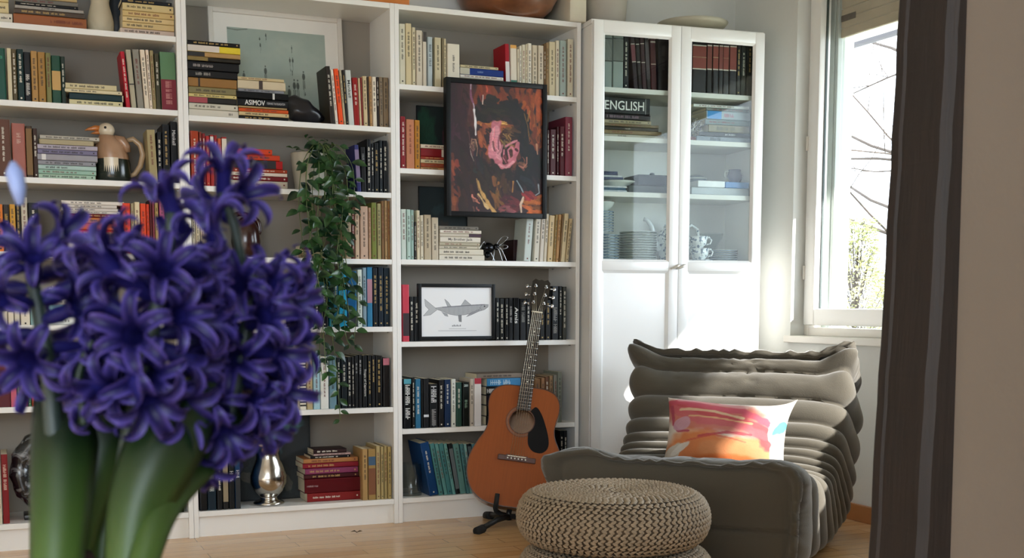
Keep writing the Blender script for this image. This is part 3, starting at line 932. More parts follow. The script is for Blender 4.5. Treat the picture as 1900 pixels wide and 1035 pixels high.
for k in range(9): dish('dinner_bowl', 'striped blue-rimmed deep plate, '+(ORD[k]+' from bottom' if k < 5 else ORD[8-k]+' from top')+' of the wider pile at cabinet left', 'plate', 1118, .125, zz, .073, .017, 'blue-rimmed deep plates behind the glass', dec, rim, 'bowl', lx=.0945); zz += .0118
zz += .008
for k in range(8): dish('side_bowl', 'small blue-rimmed bowl, '+(ORD[k]+' from bottom' if k < 4 else ORD[7-k]+' from top')+' of the narrower pile on deep plates', 'bowl', 1114, .125, zz, .060, .016, 'small bowls behind the glass', dec, rim, 'bowl', lx=.083); zz += .0112
zz += .006
dish('serving_bowl', 'pale footed bowl topmost on the china pile at cabinet left', 'bowl', 1112, .125, zz, .063, .042, None, pln, mat('brown_rim', '#5a4a3c', .3, var=0), 'bowl', lx=.084)
zz = CS[3]+.0005
for k in range(12): dish('dinner_plate', 'plain pale dinner plate, '+(ORD[k]+' from bottom' if k < 6 else ORD[11-k]+' from top')+' of pile beside the teapot', 'plate', 1184, .125, zz, .080, .013, 'plain plates beside the teapot', pln, mat('grey_rim', '#6c7672', .3, var=0), 'plate'); zz += .0103
zz = CS[3]+.0005
for k in range(6): dish('saucer', 'thin pale saucer, '+ORD[k]+' from bottom of the pile behind the cups', 'saucer', 1342, .14, zz, .062, .011, 'saucers behind the cups', pln, rim, 'plate'); zz += .009
# teapot
lx, _ = cloc(1250, 450, .195); tp = thing('teapot', 'white and blue flowered teapot with curved spout behind the glass', 'teapot', cw(lx, .195, CS[3]+.0005), CROT)
MB().lathe([(.045, 0), (.05, .004), (.066, .03), (.077, .07), (.076, .105), (.060, .14), (.042, .152), (.046, .158), (.034, .157), (1e-4, .157)], 40).build('body', dec, tp, True)
MB().lathe([(.044, .159), (.04, .168), (.02, .178), (.007, .183), (.006, .19), (.012, .196), (.008, .204), (1e-4, .206)], 32).build('lid', dec, tp, True)
MB().tube([(-.07, 0, .06), (-.092, 0, .09), (-.098, 0, .125), (-.108, 0, .16), (-.128, 0, .185), (-.142, 0, .188)], [.020, .016, .0125, .010, .009, .009], 14).build('spout', mat('spout_china', '#d4dadc', .15, var=0, coat=.5), tp, True)
MB().tube([(.05, 0, .14), (.085, 0, .168), (.115, 0, .15), (.12, 0, .11), (.1, 0, .07), (.07, 0, .05)], .0065, 10).build('handle', dec, tp, True)
def cup(px, z, y=.09, r=.045, h=.05, lab='', lx=None):
    lx = cloc(px, 450, y)[0] if lx is None else lx
    t = thing('teacup', lab, 'cup', cw(lx, y, z), CROT, 'patterned cups behind right glass door')
    MB().lathe([(r*.5, 0), (r*.55, .004), (r*.85, h*.35), (r, h), (r-.003, h), (r*.8, h*.4), (r*.4, .008), (1e-4, .008)], 36).build('body', dec, t, True)
    MB().tube([(r*.86, 0, h*.82), (r*1.25, 0, h*.95), (r*1.5, 0, h*.7), (r*1.35, 0, h*.4), (r*.82, 0, h*.3)], .0035, 8).build('handle', dec, t, True)
cup(1297, CS[3]+.012, lab='blue patterned teacup on its saucer, lower of the two'); cup(1294, CS[3]+.0625, lab='blue patterned teacup standing on the other cup')
dish('saucer', 'patterned saucer under the two stacked teacups', 'saucer', 1297, .09, CS[3]+.0005, .06, .010, 'saucers behind the cups', dec, rim, 'plate')
lx = cloc(1320, 450, .21)[0]; gb = thing('glass_bowl', 'clear glass bowl standing behind the patterned cups', 'bowl', cw(lx, .225, CS[3]+.0005), CROT); gb.scale = (.8, .8, 1)
MB().lathe([(.03, 0), (.032, .05), (.05, .09), (.066, .11), (.072, .135), (.070, .135), (.064, .112), (.048, .094), (.028, .056), (1e-4, .054)], 40).build('body', glassmat('bowl_glass', tint=(.9, .93, .93)), gb, True)
# shelf with linen, tureen and boxes
def cbox(name, label, cat, x0, x1, yt, yb, dep, hexc, zz, y0=.05, bev=.004, rough=.6, org=O_, n=1, part='body'):
    a, b = cpt(y0)(org[0]+x0/org[2], org[1]+yt/org[2]), cpt(y0)(org[0]+x1/org[2], org[1]+yt/org[2]); c = cpt(y0)(org[0]+x0/org[2], org[1]+yb/org[2])
    h = a.z-c.z; wd = (b-a).length; t = thing(name, label, cat, (a.x, a.y, zz), CROT); MB().box(0, wd, 0, dep, 0, h-.0005, bev=bev).build(part, mat('col_'+hexc, '#'+hexc, rough, var=.08, scale=20), t)
    return t, zz+h, wd, h
def linen(x0, x1, zz, cols, name, lab):
    for i, (h, c, dx) in enumerate(cols):
        a, b = cpt(.05)(x0, 340), cpt(.05)(x1-dx, 340); wd = (b-a).length; t = thing('folded_napkin', lab % (ORD[i]+' from bottom'), 'napkin', (a.x, a.y, zz), CROT, 'folded napkins behind the left glass door')
        m = MB(); nf = 3
        for k in range(nf): m.box(0, wd*(1-.01*k), 0, .15, k*h/nf, (k+1)*h/nf-.0006, bev=min(.0025, h/nf*.4))
        m.build('cloth', mat('linen_'+c, '#'+c, .9, var=.25, scale=120, bump=.5, bscale=200), t); zz += h
    return zz
z_ = linen(1119, 1164, CS[2]+.0005, [(.008, 'c4ccd2', 0), (.011, '3c5a70', 2), (.006, 'dde2e4', 0)], 'napkin', 'folded blue and white napkin, %s under the oval dish')
lx = cloc(1144, 330, .12)[0]; t = thing('oval_dish', 'white oval serving dish lying on folded napkins', 'dish', cw(lx, .125, z_), CROT)
m = MB().lathe([(.04, 0), (.045, .002), (.07, .018), (.084, .024), (.083, .027), (.066, .021), (.04, .005), (1e-4, .005)], 40); m.v = [Vector((v.x, v.y*.8, v.z)) for v in m.v]; m.build('body', pln, t, True)
z2 = linen(1119, 1157, z_+.0275, [(.009, '46506e', 0), (.007, 'd2dade', 2), (.016, '39405e', 10)], 'n', 'folded navy checked napkin, %s on the oval dish')
cbox('tray', 'wide dark tray under the navy box behind glass', 'tray', 360, 662, 330, 392, .16, '3c4446', CS[2]+.0005, y0=.075)
zt = CS[2]+.0005+ (cpt(.075)(1150, 340).z-cpt(.075)(1150, 355).z)
cbox('storage_box', 'navy box standing on the dark tray', 'box', 430, 662, 232, 318, .15, '20283a', zt+.0007, y0=.08)
lx = cloc(1210, 330, .16)[0]; t = thing('casserole_lid', 'round dark lid lying on the navy box', 'lid', cw(lx, .16, zt+.0215), CROT)
MB().lathe([(.045, 0), (.05, .004), (.042, .016), (.02, .024), (.006, .027), (.006, .032), (.011, .036), (.008, .042), (1e-4, .042)], 36).build('body', mat('lid_dark', '#39434a', .3, var=.05), t, True)
_, zb, _, _ = cbox('storage_box', 'long pale grey box under the blue box', 'box', 840, 1284, 352, 412, .19, 'a8b0b4', CS[2]+.0005, y0=.05)
cbox('paper_box', 'white flat box on the long pale grey box', 'box', 890, 1100, 300, 352, .12, 'e0e4e6', zb+.0006, y0=.052)
_, zc, _, _ = cbox('storage_box', 'sky blue box on the long pale grey box', 'box', 1104, 1284, 304, 352, .13, '5a8cc8', zb+.0006, y0=.052)
lx = cloc(1315, 330, .20)[0]; t = thing('lidded_pot', 'grey lidded pot with white rim behind right glass door', 'pot', cw(lx-.045, .235, zb+.001), CROT)
MB().lathe([(.035, 0), (.045, .003), (.05, .03), (.05, .05), (.052, .053), (.04, .062), (.015, .07), (1e-4, .071)], 36).build('body', mat('pot_grey', '#6a767e', .3, var=.05), t, True)
MB().lathe([(.051, .050), (.053, .053), (.051, .056)], 36, cap=False).build('rim_band', pln, t, True)
lx = cloc(1362, 330, .12)[0]; t = thing('cream_jug', 'small mauve grey jug standing on the sky blue box', 'jug', cw(lx, .115, zc+.001), CROT)
MB().lathe([(.02, 0), (.03, .015), (.034, .03), (.026, .048), (.028, .058), (.025, .058), (.02, .045), (1e-4, .04)], 30).build('body', mat('mauve_glaze', '#7a7c92', .3, var=.1), t, True)
MB().tube([(-.026, 0, .05), (-.046, 0, .048), (-.05, 0, .03), (-.03, 0, .014)], .003, 8).build('handle', pln, t, True)
# silver filigree ornament, red tin and mug between the books
lx = cloc(1298, 215, .06)[0]; t = thing('filigree_ornament', 'crumpled silver filigree ball beside the lying books', 'ornament', cw(lx-.018, .078, CS[1]+.0215), CROT); rn = random.Random(3); m = MB()
for k in range(26):
    p0 = Vector((rn.gauss(0, 1), rn.gauss(0, 1), rn.gauss(0, 1))).normalized(); p1 = Vector((rn.gauss(0, 1), rn.gauss(0, 1), rn.gauss(0, 1))).normalized()
    m.tube([Vector((0, 0, .036))+(p0*(1-s)+p1*s).normalized()*.034*(1+.25*math.sin(9*s)) for s in [q/8 for q in range(9)]], .0022, 5)
m.build('wire_ball', mat('silver_wire', '#a8a49a', .3, .9, var=.1), t, True)
MB().box(-.024, .024, -.012, .03, -.0205, -.0015, bev=.002).build('base', mat('tin_red', '#8a3a34', .4, var=.2, scale=40), t)

# ------------------------------------------------------------------ low pleated armchair
from mathutils import noise as nz_
def catmull(P, n):
    out = []; m = len(P)
    seg = m-1
    for i in range(n):
        u = i/(n-1)*seg; k = min(int(u), seg-1); t = u-k
        p0 = P[max(k-1, 0)]; p1 = P[k]; p2 = P[k+1]; p3 = P[min(k+2, m-1)]
        out.append(tuple(.5*(2*p1[j]+(p2[j]-p0[j])*t+(2*p0[j]-5*p1[j]+4*p2[j]-p3[j])*t*t+(3*p1[j]-p0[j]-3*p2[j]+p3[j])*t**3) for j in range(len(p1))))
    return out
CHX, CHY, CHR, CW_, CL_ = 1.362, -1.158, -.86, .88, .93
ch = thing('armchair', 'low taupe pleated fabric armchair without arms, under the window corner', 'armchair', (CHX, CHY, 0), CHR)
suede = mat('taupe_suede', '#4f4a3f', .85, var=.06, scale=7, bump=.35, bscale=260, sheen=.35)
INN = [(.0, .372), (.10, .366), (.22, .335), (.36, .305), (.48, .305), (.565, .34), (.63, .41), (.685, .50), (.735, .595), (.79, .675)]
OUT = [(.0, .02), (.16, .006), (.34, .0), (.54, .0), (.72, .01), (.89, .04), (1.01, .13), (1.06, .27), (1.03, .42), (.945, .585)]
NR = 13; NS = NR*14+1; NP = 128
IN = catmull(INN, NS); OU = catmull(OUT, NS)
# band borders along the path: wide at the lip and at the head, narrow in the crook
bw = [1.5, 1.0, .85, .75, .62, .55, .5, .5, .55, .7, 1.0, 1.15, .75]; cum = [0]
for b_ in bw: cum.append(cum[-1]+b_)
cum = [c/cum[-1] for c in cum]
def puff(u):
    for k in range(len(bw)):
        if u <= cum[k+1]+1e-9:
            t = (u-cum[k])/(cum[k+1]-cum[k]); return max(0, math.sin(math.pi*t))**.45, k, t
    return 0, len(bw)-1, 1
def loop_pt(u, ph, grow=1.0, pf=1):
    i = u*(NS-1); k = min(int(i), NS-2); t = i-k
    a = [IN[k][j]*(1-t)+IN[k+1][j]*t for j in (0, 1)]; b = [OU[k][j]*(1-t)+OU[k+1][j]*t for j in (0, 1)]
    c, s = math.cos(ph), math.sin(ph); n = 6.5; r = (abs(c)**n+abs(s)**n)**(-1/n)
    p, kb, tb = puff(u) if pf else (1, 0, .5)
    # bulge: deep on the outer and side faces, softer on the seat
    side = abs(c)**2; T = math.hypot(a[0]-b[0], a[1]-b[1]); am = .026+.016*side; am *= pf
    ex = 1-am/(CW_/2)*(1-p); et = 1-(am*1.1)/(T/2)*(1-p)
    x = c*r*CW_/2*ex; v = .5+.5*s*r*et
    # slight narrowing of the waist in the crook
    x *= 1-.035*math.sin(math.pi*min(1, max(0, (u-.15)/.7)))
    y = b[0]+(a[0]-b[0])*v; z = b[1]+(a[1]-b[1])*v
    return Vector((x, y, z))
def cloth(p, amp=.006, f=6):
    d = nz_.noise_vector(p*f)*amp+nz_.noise_vector(p*f*3.1)*amp*.35; return p+d
def pucker(u, ph, side):
    """gathers where the panel rims are sewn on"""
    e = u if side == 0 else 1-u
    if e > .075: return 0
    return .008*(max(0, math.sin(ph*38+3*math.sin(ph*7)))**.5-.5)*(1-e/.075)
_g = random.Random(12); GATH = [(_g.uniform(-.33, .33), _g.uniform(.004, .008), _g.uniform(.006, .014)) for _ in range(16)]
def body_fn(a, b):
    ph = 2*math.pi*a; u = .0+b; p = loop_pt(u, ph); ce = loop_pt(u, ph); 
    k = min(int(u*(NS-1)), NS-1); mid = Vector((0, (IN[k][0]+OU[k][0])/2, (IN[k][1]+OU[k][1])/2)); d = (p-mid); d.normalize()
    p = p+d*(pucker(u, ph, 0)+pucker(u, ph, 1))
    # diagonal drape creases on the wide head and lip bands
    q, kb, tb = puff(u)
    if kb in (0, 11): p = p+d*.008*nz_.noise(Vector((p.x*11, kb*5+tb*1.2, p.z*9)))
    if kb in (0, 10, 11, 12) and math.sin(ph) > .3:
        for gx, gw, gd in GATH: p = p-d*gd*math.exp(-((p.x-gx+.05*(tb-.5)*math.copysign(1, gx))/gw)**2)*(1 if kb >= 12 or kb == 0 else (tb*.9 if kb == 11 else .25*tb))
    p = cloth(p, .005, 5); p.z = max(p.z, .002+.0*ph); return p
mb = MB(); mb.grid(body_fn, NP, NS, closeu=True); mb.build('body', suede, ch, True)
def cap(u, sgn, bulge, name, seam=None, ears=()):
    k = 0 if u == 0 else NS-1; a, b = Vector((0,)+tuple(IN[k])), Vector((0,)+tuple(OU[k])); ax = (a-b).normalized()
    k2 = 1 if u == 0 else NS-2; m = (a+b)/2; m2 = (Vector((0,)+tuple(IN[k2]))+Vector((0,)+tuple(OU[k2])))/2; nrm = (m-m2); nrm = (nrm-ax*nrm.dot(ax)).normalized()
    mb = MB(); nr = 34; T = (a-b).length
    def f(aa, r):
        ph = 2*math.pi*aa; c, s = math.cos(ph), math.sin(ph); n = 7; rr = (abs(c)**n+abs(s)**n)**(-1/n)
        R = 1-r   # r: 0 at the rim
        x = c*rr*CW_/2*R; t = s*rr*T/2*R
        sh = bulge*(1-R**5); 
        # rim roll and the stitched seam inside it
        rim_ = .022*math.exp(-((1-R-.05)/.045)**2)-.012*math.exp(-((1-R-.125)/.012)**2)
        p = m+Vector((x, 0, 0))+ax*t+nrm*(sh+rim_)
        if r < .001: q = loop_pt(u, ph); p = q+(p-q)*0
        g = .007*(max(0, math.sin(ph*38+3*math.sin(ph*7)))**.5-.5)*math.exp(-((1-R-.05)/.05)**2); p += nrm*g+ax*g*(1 if s > 0 else -1)*1.5
        for (sx, st, up, outx, fw) in ears:
            w = max(0, min(1, (R-.58)/.42))*max(0, 1-((x-sx*CW_/2)**2+(t-st*T/2)**2)/(.15**2)); w = w*w
            p += ax*up*w+Vector((sx*outx*w, 0, 0))+nrm*fw*w
        if seam is not None:
            p -= nrm*.010*math.exp(-((t-seam)/.006)**2)*(1 if abs(x) < CW_*.5 else 0)
        return cloth(p, .004, 6)
    mb.grid(f, NP, nr, closeu=True); mb.f = [tuple(reversed(q)) for q in mb.f] if sgn > 0 else mb.f; return mb.build(name, suede, ch, True)
FE = [(-1, 1, .012, .045, .035), (1, 1, .012, .03, .035), (-.72, 1.0, .03, 0, 0), (.75, 1, .02, 0, 0)]
BE = [(-1, 1, .050, .02, .045), (1, 1, .055, .012, .05), (1, -1, .0, .0, .02), (-1, -1, 0, 0, .02)]
cap(0, -1, .03, 'front_panel', -.04, FE); cap(1, 1, .028, 'head_panel', None, BE)
# ears on the body itself follow the panels
def ears_on_body():
    o = [c for c in ch.children if c.name.startswith('body')][0]
    for v in o.data.vertices:
        p = v.co
        for k, E in ((0, FE), (NS-1, BE)):
            a, b = Vector((0,)+tuple(IN[k])), Vector((0,)+tuple(OU[k])); ax = (a-b).normalized(); k2 = 1 if k == 0 else NS-2
            m = (a+b)/2; m2 = (Vector((0,)+tuple(IN[k2]))+Vector((0,)+tuple(OU[k2])))/2; nrm = m-m2; nrm = (nrm-ax*nrm.dot(ax)).normalized(); T = (a-b).length
            for (sx, st, up, outx, fw) in E:
                q = m+Vector((sx*CW_/2, 0, 0))+ax*(st*T/2); d2 = (p-q).length_squared/.15**2
                if d2 < 1: w = (1-d2)**2; p += ax*up*w+Vector((sx*outx*w, 0, 0))+nrm*fw*w
        v.co = p
bpy.context.view_layer.update(); ears_on_body()

# ------------------------------------------------------------------ canvases (colour spread over the faces of a fine grid)
import numpy as np
def srgb2lin(a): a = np.clip(a, 0, 1); return np.where(a <= .04045, a/12.92, ((a+.055)/1.055)**2.4)
def h2(h): return np.array([int(h[i:i+2], 16)/255 for i in (0, 2, 4)])
class Canvas:
    def __init__(s, w, h, bgc, seed=1):
        s.w, s.h = w, h; s.a = np.ones((h, w, 3))*h2(bgc); s.rg = np.random.RandomState(seed); y, x = np.mgrid[0:h, 0:w]; s.x = (x+.5)/w; s.y = (y+.5)/h; s.n = s.noise(6); s.n2 = s.noise(22)
    def noise(s, f):
        g = s.rg.rand(f+2, f+2); gx = s.x*f; gy = s.y*f; i = gx.astype(int); j = gy.astype(int); u = gx-i; v = gy-j; u = u*u*(3-2*u); v = v*v*(3-2*v)
        return (g[j, i]*(1-u)+g[j, i+1]*u)*(1-v)+(g[j+1, i]*(1-u)+g[j+1, i+1]*u)*v-.5
    def put(s, m, col, al=1, streak=0, ang=0):
        c = h2(col) if isinstance(col, str) else col
        m = np.clip(m, 0, 1)*al
        if streak:
            t = s.x*math.cos(ang)+s.y*math.sin(ang); q = s.x*-math.sin(ang)+s.y*math.cos(ang); c = c*(1+streak*(np.sin(q*150+s.n*40+s.n2*9)*.28+s.n2*1.2)[..., None])
        s.a = s.a*(1-m[..., None])+c*m[..., None]
    def blob(s, cx, cy, rx, ry, col, rot=0, al=1, rough=.35, soft=.12, streak=.15):
        dx = s.x-cx; dy = (s.y-cy); c, q = math.cos(rot), math.sin(rot); u = (dx*c+dy*q)/rx; v = (-dx*q+dy*c)/ry
        d = np.sqrt(u*u+v*v)+s.n*rough+s.n2*rough*.6; s.put((1-d)/soft, col, al, streak, rot+1.57)
    def line(s, pts, wd, col, al=1, rough=.3, streak=.2, asp=1):
        d = np.full_like(s.x, 9.)
        for (x0, y0), (x1, y1) in zip(pts[:-1], pts[1:]):
            ax, ay = x1-x0, (y1-y0)*asp; L = ax*ax+ay*ay+1e-12; t = np.clip(((s.x-x0)*ax+(s.y-y0)*asp*ay)/L, 0, 1); d = np.minimum(d, np.hypot(s.x-x0-t*ax, (s.y-y0)*asp-t*ay))
        s.put((wd*(1+s.n2*rough*2)-d)/(wd*.3+.0015), col, al, streak)
    def poly(s, pts, col, al=1):
        m = np.zeros_like(s.x, bool); n = len(pts)
        for i in range(n):
            (x0, y0), (x1, y1) = pts[i], pts[(i+1) % n]
            if y0 == y1: continue
            c = ((s.y >= min(y0, y1)) & (s.y < max(y0, y1))) & (s.x < (s.y-y0)*(x1-x0)/(y1-y0)+x0); m ^= c
        s.put(m.astype(float), col, al)
    def build(s, name, fn, parent, mname, rough=.6, relief=0, bump=0, **k):
        """fn(u, v) gives the point for u along, v down"""
        nx, ny = s.w, s.h; U, V = np.meshgrid(np.linspace(0, 1, nx+1), np.linspace(0, 1, ny+1)); vs = [fn(u, v) for u, v in zip(U.ravel(), V.ravel())]
        idx = np.arange((nx+1)*(ny+1)).reshape(ny+1, nx+1); f = np.stack([idx[1:, :-1], idx[1:, 1:], idx[:-1, 1:], idx[:-1, :-1]], -1).reshape(-1, 4)
        me = bpy.data.meshes.new(name); me.from_pydata(vs, [], f.tolist()); at = me.color_attributes.new('paint', 'FLOAT_COLOR', 'CORNER')
        c = np.ones((nx*ny, 4)); c[:, :3] = srgb2lin(s.a).reshape(-1, 3); at.data.foreach_set('color', np.repeat(c, 4, 0).ravel().astype(np.float32)); me.update()
        m = mat(mname, '#ffffff', rough, var=0, bump=bump, **k); n = m.node_tree.nodes.new('ShaderNodeVertexColor'); n.layer_name = 'paint'; m.node_tree.links.new(n.outputs[0], m.node_tree.nodes['Principled BSDF'].inputs['Base Color'])
        me.materials.append(m); o = bpy.data.objects.new(name, me); return link(o, parent)

# cushion on the armchair
cu_w, cu_h = .435, .285
cv = Canvas(150, 96, 'ece4d8', 5); _p = cv.put; cv.put = lambda m, c, al=1, st=0, an=0: _p(m, c, al, min(st, .05)*.6, an)
cv.put(np.ones_like(cv.x), 'e9dcd0', .6, .06)
cv.blob(.38, .26, .46, .26, 'd87868', .15, .92, .25, .25, .1); cv.blob(.62, .42, .3, .16, 'dc8a7c', .25, .85, .25, .3, .1); cv.blob(.33, .80, .42, .34, 'e8864a', .1, .95, .2, .25, .12); cv.blob(.62, .74, .36, .22, 'ec9a62', -.15, .9, .2, .2, .1); cv.blob(.50, .88, .5, .12, 'e2702e', 0, .85, .3, .3)
cv.line([(.02, .12), (.2, .2), (.5, .3), (.78, .42), (.86, .62)], .075, 'cc5058', .9, .3); cv.line([(.05, .18), (.3, .36), (.62, .40), (.82, .5)], .06, 'd86c74', .85, .3)
cv.line([(.04, .08), (.3, .14), (.62, .2), (.84, .34)], .05, 'd4566c', .9, .35); cv.line([(.1, .05), (.35, .06), (.6, .12)], .03, 'e6a0a4', .8)
cv.line([(.12, .2), (.4, .22), (.62, .3)], .022, 'eed2a8', .9); cv.line([(.2, .3), (.45, .32), (.7, .36)], .014, 'f0c890', .8); cv.line([(.03, .15), (.06, .4), (.12, .5), (.2, .5)], .018, 'b84660', .9)
cv.blob(.14, .40, .07, .10, 'd8a8bc', .4, .9); cv.line([(.3, .56), (.5, .5), (.7, .5)], .02, 'c03c50', .7); cv.line([(.2, .62), (.4, .54), (.66, .6)], .012, 'd85a4a', .6)
cv.blob(.93, .30, .07, .26, 'dce4dc', .2, 1, .3); cv.blob(.945, .34, .04, .13, '4cb8b8', .4, .9, .5); cv.blob(.93, .18, .035, .05, 'b8ccc8', 0, .9); cv.blob(.93, .72, .07, .3, 'f0ece4', 0, .95); cv.blob(.05, .82, .08, .22, 'dcd6c8', .5, .95); cv.blob(.14, .72, .04, .12, 'f2ece2', .7, .9); cv.blob(.62, .95, .12, .05, 'f4e8d8', 0, .8)
pc = onY(1352, 812, -.90); 
cq = thing('throw_cushion', 'pink, orange and white watercolour cushion lying on the taupe armchair', 'cushion', (1.705, -.955, .395), 0)
def cush(side):
    def f(u, v):
        X = (u-.5)*2; Z = (.5-v)*2
        pin = 1-.10*(1-X*X)*abs(Z)**3; pinx = 1-.07*(1-Z*Z)*abs(X)**3
        e = max(0, (1-abs(X)**2.6))*max(0, (1-abs(Z)**2.6)); d = .085*e**.5
        p = Vector((X*cu_w/2*pinx, side*d, Z*cu_h/2*pin)); w = (1 if X > 0 else .35)*max(0, X*Z if Z > 0 else 0)**6; p += Vector((.02*w*(1 if X > 0 else -1), 0, .03*w))
        n = nz_.noise_vector(Vector((p.x*9, side*2, p.z*9)))*.007*min(1, e*3); return tuple(p+n)
    return f
cv.a *= .84; cv.build('front_cover', cush(-1), cq, 'cushion_print', .8, bump=.3, bscale=300)
c2 = Canvas(60, 40, 'e6e0d4', 6); g = c2.build('back_cover', cush(1), cq, 'cushion_back', .85); g.data.flip_normals()
cq.rotation_euler = Euler((-.42, .06, -.62), 'XYZ')

# ------------------------------------------------------------------ braided poufs
rope = mat('banana_fibre', '#94836c', .75, var=.22, scale=55, bump=.5, bscale=160)
def pouf(cx, cy, z0, R, H, label, rot, seed):
    t = thing('braided_pouf', label, 'pouf', (cx, cy, z0), rot, 'round braided poufs stacked by the armchair')
    rn = random.Random(seed)
    # outline of the disc: from the centre of the top over the rim to the underside
    prof = []; a_ = H/2
    rc = R-a_*1.0
    n_top = 40
    pts = [(0.012, H-.012)]
    for k in range(1, 13): r = rc*.98*k/12; pts.append((r, H-.012+.010*math.sin(math.pi*k/12*.5)))
    for k in range(1, 12): th = math.pi/2-math.pi*k/12; pts.append((rc+a_*.97*math.cos(th)**.8 if math.cos(th) > 0 else rc, a_+a_*.98*math.sin(th)))
    pts.append((rc*.9, .008))
    # resample to rope pitch
    pitch = .0175; L = [0]
    for i in range(1, len(pts)): L.append(L[-1]+math.dist(pts[i], pts[i-1]))
    nrow = int(L[-1]/pitch); mb = MB()
    def at(s):
        for i in range(1, len(pts)):
            if s <= L[i]:
                t_ = (s-L[i-1])/(L[i]-L[i-1]+1e-9); return (pts[i-1][0]*(1-t_)+pts[i][0]*t_, pts[i-1][1]*(1-t_)+pts[i][1]*t_), ((pts[i][0]-pts[i-1][0]), (pts[i][1]-pts[i-1][1]))
        return pts[-1], (-1, 0)
    core = MB().lathe([(1e-4, H-.02)]+[(max(.001, p[0]-.006), p[1]-(.006 if p[1] > H*.5 else -.006)) for p in pts[1:]]+[(1e-4, .014)], 64)
    core.build('core', mat('pouf_core', '#5a4a38', .9, var=.1), t, True)
    for i in range(nrow):
        (r, z), (tr, tz) = at((i+.5)*L[-1]/nrow); q = math.hypot(tr, tz) or 1; tr /= q; tz /= q; nrx, nrz = -tz, tr   # outward normal
        if nrx*1+nrz*0 < 0 and z < H*.5: pass
        nx_, nz2 = (tz*-1, tr) if (tz*-1)*(r-0)+(tr)*(z-a_) > 0 else (tz, -tr)
        if r < .004: continue
        st = max(6, int(2*math.pi*r/.0205)); off = rn.random()
        for k in range(st):
            a0 = 2*math.pi*(k+off)/st
            # plaited stitch: two slanting strands making a V
            for sgn in (-1, 1):
                V = []
                ln = .0155; wd = .0052; hh = .0062; m = 5
                for j in range(m):
                    s_ = (j/(m-1)-.5)*2; along = s_*ln*.5+.003*(-sgn); across = sgn*(.0040+.0028*s_); lift = hh*(1-s_*s_*.75)*rn.uniform(.9, 1.1)
                    for e in (-1, 0, 1):
                        wv = e*wd*(1-abs(s_)**3*.55); li = lift if e == 0 else lift*.25
                        rr = r+(across+wv)*tr+li*nx_; zz_ = z+(across+wv)*tz+li*nz2; an = a0+along/max(r, .01)
                        V.append((rr*math.cos(an), rr*math.sin(an), zz_))
                F = []
                for j in range(m-1):
                    for e in range(2): F.append((j*3+e, j*3+e+1, (j+1)*3+e+1, (j+1)*3+e))
                mb.add(V, F)
    o = mb.build('braid', rope, t, True)
    return t
PFX, PFY = 1.02, -1.40
pouf(PFX+.004, PFY-.01, 0, .292, .156, 'round braided fibre pouf standing on the floor, under the other', .4, 5)
pouf(PFX, PFY, .164, .288, .158, 'round braided fibre pouf lying on top of another in front of armchair', 0, 6)

# ------------------------------------------------------------------ pictures
frame_k = mat('black_frame', '#0c0e10', .5, var=.1, scale=12, spec=.25)
def framed(name, label, TL, TR, BL, Y, lean, cvs, fw, depth, fmat, matw=0, zb=None, part='canvas', glass=False, matcol='#e6e2da', relief=0, rough=.6):
    """picture hung or leaning at depth Y; TL, TR, BL are picture points of the frame's outer corners"""
    a, b, c = onY(*TL, Y), onY(*TR, Y), onY(*BL, Y); w = (b-a).length; h = a.z-c.z
    if zb is not None:
        h = a.z-zb
        for _i in range(3): aa = onY(*TL, Y+h*math.sin(lean)); h = (aa.z-zb)/math.cos(lean)
        c = Vector((c.x, c.y, zb))
    t = thing(name, label, 'picture', (a.x, Y, c.z), 0); t.rotation_euler = (-lean, 0, math.atan2(b.y-a.y, b.x-a.x))
    m = MB()
    for (x0, x1, z0, z1) in ((0, fw, 0, h), (w-fw, w, 0, h), (fw, w-fw, 0, fw), (fw, w-fw, h-fw, h)): m.box(x0, x1, 0, depth, z0, z1, bev=.0012)
    autosm(m.build('frame', fmat, t)); pd = min(.006, depth*.3)
    MB().box(fw*.6, w-fw*.6, depth-.003, depth-.001, fw*.6, h-fw*.6).build('backing_board', mat('backing', '#8a7a62', .9), t)
    if matw: MB().box(fw, w-fw, pd+.004, pd+.006, fw, h-fw).build('mount', mat('mount_'+matcol[1:], matcol, .8, var=.01), t)
    g = fw+matw; y_ = pd+.0035 if matw else pd+.002
    cvs.build(part, lambda u, v: (g+(w-2*g)*u, y_, h-g-(h-2*g)*v), t, 'paint_'+name+str(len(MC)), rough)
    if glass: MB().box(fw*.9, w-fw*.9, pd-.002, pd-.0005, fw*.9, h-fw*.9).build('glass', glassmat('picture_glass', ior=1.35), t)
    return t, w, h
# portrait in thick brush strokes
cv = Canvas(200, 280, '3a2026', 11); rp = random.Random(8)
def L(p, w, c, al=1, st=.12): cv.line(p, w, c, al, .5, st, 1.4)
def dabs(cx, cy, rx, ry, col, n, ang, ln, w, al=.85, var=.14):
    c0 = h2(col)
    for _ in range(n):
        a = rp.uniform(0, 6.28); q = rp.random()**.5; x = cx+rx*q*math.cos(a); y = cy+ry*q*math.sin(a); t = ang+rp.gauss(0, .25); l = ln*rp.uniform(.6, 1.3); k = 1+rp.gauss(0, var)
        cv.line([(x-math.cos(t)*l/2, y-math.sin(t)*l/2*.72), (x+rp.gauss(0, .008), y), (x+math.cos(t)*l/2, y+math.sin(t)*l/2*.72)], w*rp.uniform(.6, 1.2), np.clip(c0*k+np.array([rp.gauss(0, .015) for _ in range(3)]), 0, 1), al, .5, .08, 1.4)
V_ = 1.5
dabs(.12, .3, .14, .35, '3c1f28', 26, V_, .25, .03); dabs(.22, .3, .08, .3, '5a3434', 14, V_, .25, .022); dabs(.05, .8, .07, .2, '8a4630', 16, V_, .15, .025); dabs(.18, .8, .1, .2, '3a221c', 22, V_, .15, .03)
